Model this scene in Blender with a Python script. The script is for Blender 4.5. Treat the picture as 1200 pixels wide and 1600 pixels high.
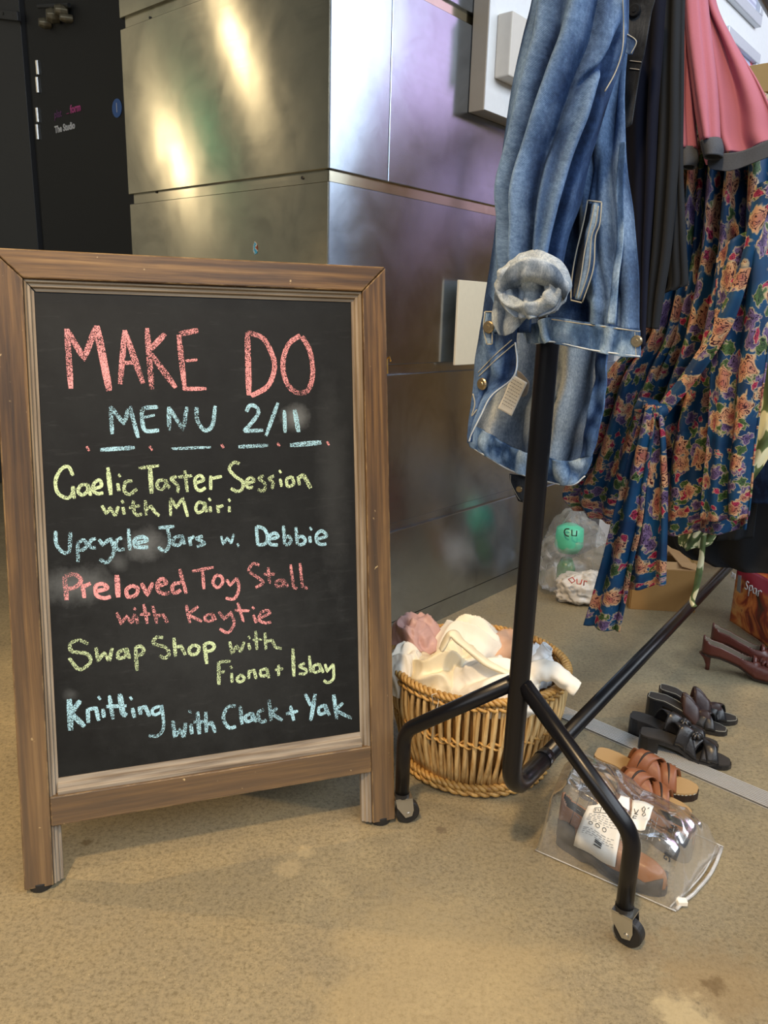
import bpy, bmesh, math, random
import numpy as np
from mathutils import Vector, Matrix, noise as mnoise
random.seed(7)
for o in list(bpy.data.objects): bpy.data.objects.remove(o)
scn = bpy.context.scene
col = scn.collection

# ---------------------------------------------------------------- camera
H = 0.95                                   # lens height (m)
F = 1207.0                                 # focal length for a 1200x1600 frame
_d = np.array([463-600, 5500-800, F]); _d /= np.linalg.norm(_d)
_up = -_d
_Y = np.array([0, 0, 1.]) - _up[2]*_up; _Y /= np.linalg.norm(_Y)
_X = np.cross(_Y, _up)
if _X[0] < 0: _X = -_X
RC = np.array([_X, _Y, _up])               # camera axes (right, down, forward) to world
cam = bpy.data.cameras.new('camera'); camo = bpy.data.objects.new('camera', cam); col.objects.link(camo)
cam.sensor_fit = 'VERTICAL'; cam.sensor_height = 36.0; cam.lens = 36*F/1600; cam.clip_start = .02
camo.matrix_world = Matrix([[RC[i, 0], -RC[i, 1], -RC[i, 2], (0, 0, H)[i]] for i in range(3)] + [[0, 0, 0, 1]])
scn.camera = camo

def ray(x, y): return RC @ np.array([x-600, y-800, F])
def G(x, y, z=0.0):                         # photo point to a point on a level plane
    v = ray(x, y); return np.array([0, 0, H]) + v*((z-H)/v[2])
def PL(x, y, P, n):                         # photo point to a point on any plane
    v = ray(x, y); n = np.array(n, float); o = np.array([0, 0, H]); P = np.array(P, float)
    return o + v*(n.dot(P-o)/n.dot(v))

# ---------------------------------------------------------------- room axes
E1 = np.array([.641, .767, 0.]); E2 = np.array([.767, -.641, 0.]); B0 = np.array([.314, 2.468, 0.])
def W(a, b, z=0.0): return B0 + a*E1 + b*E2 + np.array([0, 0, z])

# ---------------------------------------------------------------- light and exposure
scn.view_settings.view_transform = 'Standard'; scn.view_settings.look = 'None'
scn.view_settings.gamma = 1; scn.view_settings.use_curve_mapping = False
scn.view_settings.exposure = 0.0
world = bpy.data.worlds.new('sky'); scn.world = world; world.use_nodes = True
world.node_tree.nodes['Background'].inputs[0].default_value = (.75, .87, 1, 1)
world.node_tree.nodes['Background'].inputs[1].default_value = 0.3

def area(name, p, to, sx, sy, power, c, spread=math.pi):
    l = bpy.data.lights.new(name, 'AREA'); l.shape = 'RECTANGLE'; l.size = sx; l.size_y = sy
    l.energy = power; l.color = c; l.spread = spread
    o = bpy.data.objects.new(name, l); col.objects.link(o); o.location = p
    o.rotation_euler = (Vector(to)-Vector(p)).to_track_quat('-Z', 'Y').to_euler(); return o
def lamp(name, p, power, c, r=.06):
    l = bpy.data.lights.new(name, 'POINT'); l.energy = power; l.color = c; l.shadow_soft_size = r
    o = bpy.data.objects.new(name, l); col.objects.link(o); o.location = p; return o
COOL = (.84, .92, 1.0); WARM = (1.0, .72, .40)
ROOM_E2 = 4.0
_p = W(-.2, ROOM_E2-.06, 3.3)
area('window_daylight', _p, _p - E2, 8.3, 2.1, 325, COOL)
_p = W(-5.6, 1.6, 2.6)
area('window_daylight_end', _p, _p + E1, 3.6, 2.2, 60, (.93, .95, 1.0))
def spot(name, p, to, power, c, deg, r=.05, blend=.5):
    l = bpy.data.lights.new(name, 'SPOT'); l.energy = power; l.color = c; l.shadow_soft_size = r
    l.spot_size = math.radians(deg); l.spot_blend = blend
    o = bpy.data.objects.new(name, l); col.objects.link(o); o.location = p
    o.rotation_euler = (Vector(to)-Vector(p)).to_track_quat('-Z', 'Y').to_euler(); return o
lamp('warm_lamp_side', (-4.24, 2.14, 2.68), 9, (1, .80, .52), .045)
lamp('warm_lamp_side_second', (-4.5, 2.58, 2.0), 9, (1, .80, .52), .045)
spot('track_spot_side', (-4.2, 1.9, 2.75), (-.1, .55, 0), 420, (1, .68, .34), 40, .06)
spot('track_spot_front', (-.6, -.9, 3.9), (-.2, .80, 0), 520, (1, .69, .36), 72, .12, .9)
spot('track_spot_board', (-1.0, .2, 4.0), (-.3, 1.25, .6), 110, (1, .72, .40), 40, .1, .8)

# ---------------------------------------------------------------- node helpers
def mat(name):
    m = bpy.data.materials.new(name); m.use_nodes = True
    nt = m.node_tree; b = nt.nodes['Principled BSDF']; return m, nt, b
def node(nt, t, **kw):
    n = nt.nodes.new(t)
    for k, v in kw.items():
        if hasattr(n, k): setattr(n, k, v)
        else: n.inputs[k].default_value = v
    return n
def L(nt, a, b): nt.links.new(a, b)
def ramp(nt, src, stops, interp='LINEAR'):
    r = nt.nodes.new('ShaderNodeValToRGB'); r.color_ramp.interpolation = interp
    els = r.color_ramp.elements
    while len(els) < len(stops): els.new(.5)
    for e, (p, c) in zip(els, stops):
        e.position = p; e.color = tuple(c)+(1,) if len(c) == 3 else c
    L(nt, src, r.inputs[0]); return r.outputs[0]
def noise(nt, vec, scale, detail=4, rough=.55, dist=0):
    n = nt.nodes.new('ShaderNodeTexNoise'); n.inputs['Scale'].default_value = scale
    n.inputs['Detail'].default_value = detail; n.inputs['Roughness'].default_value = rough
    n.inputs['Distortion'].default_value = dist
    if vec is not None: L(nt, vec, n.inputs['Vector'])
    return n.outputs['Fac']
def mapping(nt, vec, scale=(1, 1, 1), rot=(0, 0, 0), loc=(0, 0, 0)):
    m = nt.nodes.new('ShaderNodeMapping'); m.inputs['Scale'].default_value = scale
    m.inputs['Rotation'].default_value = rot; m.inputs['Location'].default_value = loc
    L(nt, vec, m.inputs['Vector']); return m.outputs[0]
def coord(nt, k='Object'): return nt.nodes.new('ShaderNodeTexCoord').outputs[k]
def worldpos(nt): return nt.nodes.new('ShaderNodeNewGeometry').outputs['Position']
def mix(nt, f, a, b, bt='MIX'):
    m = nt.nodes.new('ShaderNodeMix'); m.data_type = 'RGBA'; m.blend_type = bt
    for s, v in ((m.inputs[0], f), (m.inputs[6], a), (m.inputs[7], b)):
        if isinstance(v, (int, float)): s.default_value = v
        elif isinstance(v, tuple): s.default_value = v if len(v) == 4 else v+(1,)
        else: L(nt, v, s)
    return m.outputs[2]
def math_(nt, op, a, b=None, clamp=False):
    m = nt.nodes.new('ShaderNodeMath'); m.operation = op; m.use_clamp = clamp
    for i, v in enumerate((a, b)):
        if v is None: continue
        if isinstance(v, (int, float)): m.inputs[i].default_value = v
        else: L(nt, v, m.inputs[i])
    return m.outputs[0]
def bump(nt, b, h, strength=.2, dist=.002):
    n = nt.nodes.new('ShaderNodeBump'); n.inputs['Strength'].default_value = strength
    n.inputs['Distance'].default_value = dist; L(nt, h, n.inputs['Height']); L(nt, n.outputs[0], b.inputs['Normal'])
def plain(name, c, rough=.6, metal=0, spec=.5, **kw):
    m, nt, b = mat(name)
    n = noise(nt, coord(nt), 60, 3)
    L(nt, mix(nt, math_(nt, 'MULTIPLY', n, .35), tuple(c), tuple(x*.72 for x in c)), b.inputs['Base Color'])
    b.inputs['Roughness'].default_value = rough; b.inputs['Metallic'].default_value = metal
    b.inputs['Specular IOR Level'].default_value = spec
    for k, v in kw.items(): b.inputs[k.replace('_', ' ')].default_value = v
    return m
def hexc(h):
    h = h.lstrip('#'); r = [int(h[i:i+2], 16)/255 for i in (0, 2, 4)]
    return tuple(x/12.92 if x <= .04045 else ((x+.055)/1.055)**2.4 for x in r)

# ---------------------------------------------------------------- materials
def m_floor():
    m, nt, b = mat('polished_concrete'); p = worldpos(nt)
    big = noise(nt, p, 1.6, 5, .6); med = noise(nt, p, 7, 6, .65); fine = noise(nt, p, 120, 6, .75)
    c = ramp(nt, big, [(.3, hexc('#7f745c')), (.5, hexc('#91866b')), (.7, hexc('#a2977b'))])
    c = mix(nt, ramp(nt, med, [(.35, (0, 0, 0)), (.62, (1, 1, 1))]), c, hexc('#857c66'))
    c2 = ramp(nt, fine, [(.36, (.66, .64, .60)), (.5, (1, 1, 1)), (.64, (1.16, 1.13, 1.08))])
    c = mix(nt, 1.0, c, c2, 'MULTIPLY')
    pits = noise(nt, p, 330, 2, .5)
    c = mix(nt, ramp(nt, pits, [(.27, (.75,)*3), (.31, (0,)*3)]), c, hexc('#4d4331'))
    c = mix(nt, ramp(nt, noise(nt, p, 300, 2, .5), [(.70, (0,)*3), (.74, (.6,)*3)]), c, hexc('#cfc19c'))
    grit = noise(nt, p, 230, 3, .7)
    c = mix(nt, 1.0, c, ramp(nt, grit, [(.3, (.72, .7, .68)), (.46, (1, 1, 1)), (.72, (1.08, 1.07, 1.05))]), 'MULTIPLY')
    # pale worn patches and a few dark stains where the photo shows them
    def spot(pt, r, colr, amt, rough=9):
        nonlocal c
        v = nt.nodes.new('ShaderNodeVectorMath'); v.operation = 'DISTANCE'; L(nt, p, v.inputs[0])
        v.inputs[1].default_value = tuple(pt)
        d = math_(nt, 'ADD', v.outputs['Value'], math_(nt, 'MULTIPLY', math_(nt, 'SUBTRACT', noise(nt, p, rough/r*.12, 5, .7), .5), r*2.2))
        f = ramp(nt, math_(nt, 'DIVIDE', d, r), [(.55, (amt,)*3), (1, (0, 0, 0))])
        c = mix(nt, f, c, hexc(colr))
    spot(G(1000, 1385+95), .05, '#7c6b52', .35)
    spot(G(1120, 1535), .10, '#877556', .55); spot(G(1115, 1538), .02, '#57452c', .6)
    spot(G(1075, 1590), .05, '#c0b28d', .5)
    spot(G(455, 1355), .03, '#b5a480', .4); spot(G(478, 1330), .02, '#bbaa84', .4)
    spot(G(690, 1297), .012, '#6a5f4e', .8); spot(G(135, 1317), .012, '#5e4f35', .7)
    spot(G(700, 1540), .22, '#a8966f', .4)
    L(nt, c, b.inputs['Base Color'])
    L(nt, ramp(nt, med, [(.3, (.38,)*3), (.7, (.62,)*3)]), b.inputs['Roughness'])
    b.inputs['Specular IOR Level'].default_value = .35
    bump(nt, b, fine, .25, .0015); return m
M_FLOOR = m_floor()

def m_metal(name, tang, tint='#b9b5a6', rough=.27):
    m, nt, b = mat(name); p = worldpos(nt)
    brush = noise(nt, mapping(nt, p, (1, 1, 90)), 3.0, 5, .6)
    cloud = noise(nt, p, 5.5, 6, .62, 1.2); fine = noise(nt, p, 26, 6, .7)
    t = hexc(tint)
    c = ramp(nt, cloud, [(.3, tuple(x*.82 for x in t)), (.5, t), (.7, tuple(min(1, x*1.05) for x in t))])
    c = mix(nt, math_(nt, 'MULTIPLY', ramp(nt, fine, [(.4, (0,)*3), (.7, (1,)*3)]), .25), c, tuple(x*.72 for x in t))
    scr = noise(nt, mapping(nt, p, (9, 9, .9), (0, .25, 0)), 9, 2, .5)
    c = mix(nt, ramp(nt, scr, [(.76, (0,)*3), (.80, (.25,)*3)]), c, (.8, .8, .78))
    L(nt, c, b.inputs['Base Color'])
    b.inputs['Metallic'].default_value = 1
    r = math_(nt, 'ADD', math_(nt, 'MULTIPLY', cloud, .12), rough-.06)
    r = math_(nt, 'ADD', r, math_(nt, 'MULTIPLY', brush, .06)); L(nt, r, b.inputs['Roughness'])
    b.inputs['Anisotropic'].default_value = .88
    cx = nt.nodes.new('ShaderNodeCombineXYZ')
    for i in range(3): cx.inputs[i].default_value = tang[i]
    L(nt, cx.outputs[0], b.inputs['Tangent'])
    wob = noise(nt, p, 2.6, 3, .5)
    bump(nt, b, wob, .30, .006); return m
M_METR = m_metal('brushed_steel_right', (0, 0, 1), '#aebacb', .18)
M_METL = m_metal('brushed_steel_left', (0, 0, 1), '#c6c1ae', .155)

def m_wood(name, axis, tone=1.0):
    m, nt, b = mat(name); o = coord(nt)
    sc = [38, 38, 38]; sc[axis] = 1.6
    g = noise(nt, mapping(nt, o, tuple(sc)), 1.4, 6, .6, .35)
    sc2 = [150, 150, 150]; sc2[axis] = 5
    g2 = noise(nt, mapping(nt, o, tuple(sc2)), 1, 4, .6)
    c = ramp(nt, g, [(.32, hexc('#2c1c0d')), (.46, hexc('#563c1e')), (.56, hexc('#74552d')), (.70, hexc('#8f6f43'))])
    c = mix(nt, .85, c, ramp(nt, g2, [(.3, (.42, .38, .36)), (.58, (1, 1, 1))]), 'MULTIPLY')
    blot = noise(nt, o, 6, 4, .6)
    c = mix(nt, ramp(nt, blot, [(.52, (0,)*3), (.72, (.55,)*3)]), c, hexc('#3f2d1b'))
    sep = nt.nodes.new('ShaderNodeSeparateXYZ'); L(nt, o, sep.inputs[0])
    # lower half of the frame is greyer: cooler light there mixed into the colour
    low = ramp(nt, math_(nt, 'ADD', sep.outputs[2], math_(nt, 'MULTIPLY', blot, .35)), [(.35, (.42,)*3), (1.05, (0,)*3)])
    c = mix(nt, low, c, hexc('#786754'))
    ch = noise(nt, o, 85, 2, .5); ch2 = noise(nt, o, 12, 2, .5)
    chips = math_(nt, 'MULTIPLY', ramp(nt, ch, [(.70, (0,)*3), (.73, (1,)*3)]), ramp(nt, ch2, [(.5, (0,)*3), (.6, (1,)*3)]))
    c = mix(nt, math_(nt, 'MULTIPLY', chips, .8), c, hexc('#d8bd8a'))
    v = nt.nodes.new('ShaderNodeTexVoronoi'); v.inputs['Scale'].default_value = 1
    L(nt, mapping(nt, o, tuple(5.5 if i == axis else 17 for i in range(3))), v.inputs['Vector'])
    c = mix(nt, ramp(nt, v.outputs['Distance'], [(.05, (1,)*3), (.10, (.0,)*3)]), c, hexc('#2f1c10'))
    bv_ = nt.nodes.new('ShaderNodeBevel'); bv_.samples = 4; bv_.inputs['Radius'].default_value = .003
    ge = nt.nodes.new('ShaderNodeNewGeometry'); dt = nt.nodes.new('ShaderNodeVectorMath'); dt.operation = 'DOT_PRODUCT'
    L(nt, bv_.outputs[0], dt.inputs[0]); L(nt, ge.outputs['True Normal'], dt.inputs[1])
    edge = ramp(nt, dt.outputs['Value'], [(.90, (1,)*3), (.985, (0,)*3)])
    wearn = ramp(nt, noise(nt, mapping(nt, o, tuple(9 if i == axis else 60 for i in range(3))), 2.2, 4, .7), [(.46, (0,)*3), (.56, (.85,)*3)])
    c = mix(nt, math_(nt, 'MULTIPLY', edge, wearn), c, hexc('#c9a873'))
    if tone != 1: c = mix(nt, 1.0, c, (tone,)*3, 'MULTIPLY')
    L(nt, c, b.inputs['Base Color']); b.inputs['Roughness'].default_value = .5
    bump(nt, b, g2, .35, .0012); return m
M_WOODX = m_wood('stained_pine_across', 0); M_WOODZ = m_wood('stained_pine_upright', 2)

def m_mould(name, axis):
    m, nt, b = mat(name); o = coord(nt)
    sc = [110, 110, 110]; sc[axis] = 5
    g = noise(nt, mapping(nt, o, tuple(sc)), 1, 4, .6)
    sep = nt.nodes.new('ShaderNodeSeparateXYZ'); L(nt, o, sep.inputs[0])
    c = ramp(nt, g, [(.3, hexc('#6b5a45')), (.6, hexc('#9b8a72'))])
    low = ramp(nt, math_(nt, 'ADD', sep.outputs[2], math_(nt, 'MULTIPLY', noise(nt, o, 9, 4), .4)), [(.3, (.75,)*3), (1.1, (0,)*3)])
    c = mix(nt, low, c, mix(nt, ramp(nt, g, [(.35, (0,)*3), (.6, (1,)*3)]), hexc('#6d6257'), hexc('#a39a8d')))
    L(nt, c, b.inputs['Base Color']); b.inputs['Roughness'].default_value = .55; bump(nt, b, g, .3, .001); return m
M_MOULDX = m_mould('dusty_moulding_across', 0); M_MOULDZ = m_mould('dusty_moulding_upright', 2)

def m_board():
    m, nt, b = mat('chalkboard_black'); o = coord(nt)
    n1 = noise(nt, o, 14, 6, .7); n2 = noise(nt, mapping(nt, o, (4, 4, 26)), 4, 5, .7)
    c = ramp(nt, n1, [(.35, hexc('#0f1010')), (.7, hexc('#1a1c1c'))])
    c = mix(nt, ramp(nt, n2, [(.58, (0,)*3), (.95, (.16,)*3)]), c, (.16, .17, .17))
    for (u, v, ru, rv, a) in SMUDGE:
        mp = mapping(nt, o, (1/ru, 0, 1/rv), (0, 0, 0), (-u/ru, 0, -v/rv))
        ln = nt.nodes.new('ShaderNodeVectorMath'); ln.operation = 'LENGTH'; L(nt, mp, ln.inputs[0])
        d = math_(nt, 'ADD', ln.outputs['Value'], math_(nt, 'MULTIPLY', math_(nt, 'SUBTRACT', noise(nt, o, 40, 5, .7), .5), .9))
        c = mix(nt, ramp(nt, d, [(.15, (a,)*3), (1, (0,)*3)]), c, (.42, .45, .46))
    L(nt, c, b.inputs['Base Color']); b.inputs['Roughness'].default_value = .62; b.inputs['Specular IOR Level'].default_value = .3
    return m
def m_chalk(name, c):
    m, nt, b = mat(name); o = coord(nt)
    n = noise(nt, o, 760, 1.5, .6); n2 = noise(nt, o, 18, 2, .5)
    th = math_(nt, 'ADD', n, math_(nt, 'MULTIPLY', n2, .45))
    a = ramp(nt, th, [(.685, (0,)*3), (.72, (1,)*3)])
    L(nt, a, b.inputs['Alpha']); b.inputs['Base Color'].default_value = (*hexc(c), 1)
    b.inputs['Roughness'].default_value = .9; b.inputs['Specular IOR Level'].default_value = .1; return m
M_PINKCH = m_chalk('pink_chalk', '#f5a5a6'); M_BLUECH = m_chalk('blue_chalk', '#b4e2f3'); M_GREENCH = m_chalk('green_chalk', '#d6eab8')
M_WHITECH = m_chalk('white_chalk', '#d8dcd8')

def m_denim(name, dark, mid, light, fine=1.0, wash=.5):
    m, nt, b = mat(name); uv = coord(nt, 'UV')
    tw = nt.nodes.new('ShaderNodeTexWave'); tw.inputs['Scale'].default_value = 420*fine; tw.bands_direction = 'DIAGONAL'
    tw.inputs['Distortion'].default_value = 1.2; tw.inputs['Detail'].default_value = 2; L(nt, uv, tw.inputs['Vector'])
    g = noise(nt, uv, 900, 2, .6)
    st = noise(nt, mapping(nt, uv, (26, 5, 1)), 1.6, 5, .62, .3); bl = noise(nt, uv, 16, 5, .62)
    c = ramp(nt, math_(nt, 'ADD', math_(nt, 'MULTIPLY', st, .55), math_(nt, 'MULTIPLY', bl, .45)),
             [(.36, hexc(dark)), (.50, hexc(mid)), (.66, hexc(light))])
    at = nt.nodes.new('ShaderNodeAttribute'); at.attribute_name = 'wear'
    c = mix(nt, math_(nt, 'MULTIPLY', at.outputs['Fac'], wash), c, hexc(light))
    c = mix(nt, 1.0, c, ramp(nt, at.outputs['Fac'], [(0, (.42, .47, .56)), (.28, (.88, .90, .94)), (.6, (1.08, 1.07, 1.05))]), 'MULTIPLY')  # besides ridge fading, fold shade is mixed into the colour of the valleys
    g2 = noise(nt, mapping(nt, uv, (1, .45, 1)), 420, 3, .7)
    c = mix(nt, .6, c, ramp(nt, g2, [(.34, (.52, .56, .62)), (.5, (.95, .95, .95)), (.66, (1.45, 1.38, 1.3))]), 'MULTIPLY')
    c = mix(nt, .4, c, ramp(nt, g, [(.32, (.5, .55, .62)), (.55, (1, 1, 1)), (.7, (1.4, 1.35, 1.3))]), 'MULTIPLY')
    L(nt, c, b.inputs['Base Color']); b.inputs['Roughness'].default_value = .85; b.inputs['Specular IOR Level'].default_value = .15
    bump(nt, b, math_(nt, 'ADD', tw.outputs['Fac'], math_(nt, 'MULTIPLY', bl, 3)), .4, .0008); return m
M_DENIM = m_denim('washed_denim', '#1d2c48', '#38527a', '#7593bb', 1, .55)
M_DENIMIN = m_denim('denim_reverse', '#6c7a89', '#929fac', '#bac4cc')
M_DENIMBAND = m_denim('washed_denim_band', '#2f486d', '#5f82ac', '#b3cbe2')
M_DENIMDK = m_denim('black_denim', '#15181c', '#23272d', '#4b5057')
M_STITCH = plain('pale_stitching', hexc('#a5a498'), .8)
M_BRASS = plain('aged_brass', hexc('#b9a888'), .35, 1)

def m_cloth(name, c, rough=.85, amt=.35, wrinkle=.3, sheen=0, spec=.2):
    m, nt, b = mat(name); uv = coord(nt, 'UV'); o = coord(nt)
    n = noise(nt, uv, 700, 2, .6); w = noise(nt, o, 22, 5, .6, .8)
    cc = mix(nt, ramp(nt, n, [(.35, (amt,)*3), (.6, (0,)*3)]), tuple(c), tuple(x*.55 for x in c))
    L(nt, cc, b.inputs['Base Color']); b.inputs['Roughness'].default_value = rough; b.inputs['Specular IOR Level'].default_value = spec
    b.inputs['Sheen Weight'].default_value = sheen
    bump(nt, b, w, wrinkle, .006); return m
M_CREAM = m_cloth('cream_satin', hexc('#efe3c4'), .38, .05, .12, 0, .4)
M_WHITE = m_cloth('white_cotton', hexc('#f1ece0'), .8, .1, .2)
M_ROSE = m_cloth('dusty_pink_satin', hexc('#c9a29c'), .4, .05, .15, 0, .4)
M_PEACH = m_cloth('peach_cotton', hexc('#dcb193'), .8, .1, .2)
M_PINK = m_cloth('pink_twill', hexc('#a8687a'), .8, .12, .15)
M_GREYTRIM = m_cloth('grey_trim_twill', hexc('#4d525b'), .85, .4, .2)
M_BLACK = m_cloth('black_wool', hexc('#15171b'), .9, .3, .2)
M_CHAR = m_cloth('charcoal_suiting', hexc('#1d2127'), .85, .25, .1, 0)
M_NAVY = m_cloth('navy_velvet', hexc('#070d20'), .9, .2, .15, 0)

def m_floral():
    m, nt, b = mat('floral_print'); uv = coord(nt, 'UV')
    warp = nt.nodes.new('ShaderNodeTexNoise'); warp.inputs['Scale'].default_value = 38; warp.inputs['Detail'].default_value = 3; L(nt, uv, warp.inputs['Vector'])
    vm = nt.nodes.new('ShaderNodeVectorMath'); vm.operation = 'MULTIPLY_ADD'; L(nt, warp.outputs['Color'], vm.inputs[0])
    vm.inputs[1].default_value = (.022, .022, 0); L(nt, uv, vm.inputs[2]); q = vm.outputs[0]
    def layer(base, scale, off, r, c_in, c_out, line, petals=5):
        mp = mapping(nt, q, (1, 1, 1), (0, 0, off), (off*1.7, off*.9, 0))
        v = nt.nodes.new('ShaderNodeTexVoronoi'); v.inputs['Scale'].default_value = scale; v.voronoi_dimensions = '2D'
        L(nt, mp, v.inputs['Vector'])
        d = v.outputs['Distance']
        n = noise(nt, mp, scale*4.5, 2, .5)
        dd = math_(nt, 'ADD', d, math_(nt, 'MULTIPLY', math_(nt, 'SUBTRACT', n, .5), .55))
        msk = ramp(nt, dd, [(r-.015, (1,)*3), (r+.015, (0,)*3)])
        rim = ramp(nt, dd, [(r+.0, (1,)*3), (r+.05, (0,)*3)])
        rings = math_(nt, 'SINE', math_(nt, 'ADD', math_(nt, 'MULTIPLY', dd, 54), math_(nt, 'MULTIPLY', n, 22)))
        lines = ramp(nt, rings, [(.50, (0,)*3), (.78, (1,)*3)])
        inner = mix(nt, ramp(nt, dd, [(0, (0,)*3), (r, (1,)*3)]), c_in, c_out)
        inner = mix(nt, lines, inner, line)
        sel = ramp(nt, math_(nt, 'FRACT', math_(nt, 'MULTIPLY', v.outputs['Color'], 7.3)), [(0, (1,)*3)])
        base = mix(nt, math_(nt, 'MULTIPLY', rim, .9), base, (.52, .44, .26))
        return mix(nt, msk, base, inner)
    c = mix(nt, ramp(nt, noise(nt, uv, 14, 3), [(.4, (0,)*3), (.6, (1,)*3)]), hexc('#08436c'), hexc('#052f56'))
    c = layer(c, 24, .4, .24, hexc('#2d4b2d'), hexc('#4d6b3c'), hexc('#101b14'))
    c = layer(c, 21, 2.1, .25, hexc('#3f335e'), hexc('#77648f'), hexc('#151029'))
    c = layer(c, 17, 1.2, .27, hexc('#94504c'), hexc('#c39b76'), hexc('#341222'))
    c = layer(c, 22, 3.3, .12, hexc('#8e1f45'), hexc('#b23a5c'), hexc('#3f0d20'))
    c = mix(nt, 1.0, c, (.82, .82, .86), 'MULTIPLY')
    L(nt, c, b.inputs['Base Color']); b.inputs['Roughness'].default_value = .6; b.inputs['Specular IOR Level'].default_value = .3
    return m
M_FLORAL = m_floral()
def m_leaf():
    m, nt, b = mat('leaf_print'); uv = coord(nt, 'UV')
    v = nt.nodes.new('ShaderNodeTexVoronoi'); v.inputs['Scale'].default_value = 60; L(nt, mapping(nt, uv, (1, .5, 1), (0, 0, .6)), v.inputs['Vector'])
    L(nt, ramp(nt, v.outputs['Distance'], [(.44, hexc('#dcdcb8')), (.50, hexc('#5a6e42')), (.8, hexc('#37492b'))]), b.inputs['Base Color'])
    b.inputs['Roughness'].default_value = .7; return m
M_LEAF = m_leaf()
def m_stripe():
    m, nt, b = mat('black_white_stripe'); uv = coord(nt, 'UV')
    w = nt.nodes.new('ShaderNodeTexWave'); w.inputs['Scale'].default_value = 30; w.bands_direction = 'DIAGONAL'; L(nt, uv, w.inputs['Vector'])
    L(nt, ramp(nt, w.outputs['Fac'], [(.45, (.02,)*3), (.55, (.6,)*3)]), b.inputs['Base Color']); return m
M_STRIPE = m_stripe()

M_TUBE = plain('black_enamel_tube', (.005, .005, .007), .30, 0, .38)
M_RUBBER = plain('black_rubber', (.016, .016, .017), .5)
M_ZINC = plain('zinc_plate', (.62, .62, .60), .3, 1)
M_BLACKPL = plain('matte_black_paint', (.016, .017, .018), .5, 0, .3)
M_DARKGREY = plain('dark_grey_paint', (.035, .036, .038), .42, 0, .4)
M_WHITEP = plain('white_paint', (.74, .76, .78), .6)
M_CREAMP = plain('cream_board', hexc('#d2c8b0'), .65)
M_GREYBOX = plain('grey_plastic_box', hexc('#c9c4bb'), .5)
M_EDGE = plain('beige_panel_edge', hexc('#8d8272'), .6)
M_PAPER = plain('white_label', hexc('#e9e9e4'), .6)
M_INK = plain('black_ink', (.02, .02, .02), .7)
M_GREYINK = plain('grey_ink', (.22, .22, .22), .7)
M_CARD = plain('brown_cardboard', hexc('#94703f'), .85)
M_OAK = plain('pale_oak', hexc('#c79f63'), .55)
M_CEIL = plain('ceiling_paint', (.30, .29, .27), .9)
M_WALLW = plain('wall_white', (.78, .80, .82), .8)
M_WALLD = plain('wall_dark', (.10, .095, .085), .8)
M_WALLT = plain('wall_tan', (.56, .53, .45), .8); M_WALLG = plain('wall_grey', (.17, .20, .25), .8)
M_GREENLIT, _nt, _b = mat('lit_green_sign'); _b.inputs['Emission Color'].default_value = (.1, .9, .45, 1); _b.inputs['Emission Strength'].default_value = 1.6
M_BANNER, _nt, _b = mat('pink_banner_glow'); _b.inputs['Base Color'].default_value = (.4, .15, .4, 1); _b.inputs['Emission Color'].default_value = (.84, .60, .84, 1); _b.inputs['Emission Strength'].default_value = 2.0  # glow added to the banner to brighten its reflection, nothing lights it from behind
M_PURPLE = plain('dim_purple_ink', hexc('#6c3a6c'), .6); M_PINKINK = plain('pink_ink', hexc('#c94f93'), .6)
M_SIGNBLUE = plain('sign_blue', hexc('#2f66b0'), .4); M_TXTWHITE = plain('white_ink', (.75, .75, .75), .6)

# ---------------------------------------------------------------- mesh helpers
def mesh_obj(name, verts, faces, m, parent=None, uvs=None, smooth=True, attr=None):
    me = bpy.data.meshes.new(name); me.from_pydata([tuple(map(float, v)) for v in verts], [], faces); me.update()
    if smooth: me.polygons.foreach_set('use_smooth', [True]*len(me.polygons))
    if uvs is not None:
        l = me.uv_layers.new(name='UVMap'); idx = np.zeros(len(me.loops), dtype=int); me.loops.foreach_get('vertex_index', idx)
        l.data.foreach_set('uv', np.asarray(uvs)[idx].astype(float).ravel())
    if attr is not None:
        a = me.attributes.new('wear', 'FLOAT', 'POINT'); a.data.foreach_set('value', np.asarray(attr, float).ravel())
    if isinstance(m, (list, tuple)):
        for x in m: me.materials.append(x)
    elif m: me.materials.append(m)
    o = bpy.data.objects.new(name, me); col.objects.link(o)
    if parent: o.parent = parent
    return o
def tag(o, label, cat, group=None):
    o['label'] = label; o['category'] = cat
    if group: o['group'] = group
    return o
def struct(o): o['kind'] = 'structure'; return o
def empty(name, label=None, cat=None, group=None, loc=(0, 0, 0), M4=None):
    o = bpy.data.objects.new(name, None); col.objects.link(o); o.empty_display_size = .05
    if M4 is not None: o.matrix_world = M4
    else: o.location = tuple(map(float, loc))
    if label: tag(o, label, cat, group)
    return o
def off(root, pts):            # world points to the local frame of an unrotated root
    l = np.array(root.location); return [np.asarray(p, float)-l for p in pts]
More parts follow.
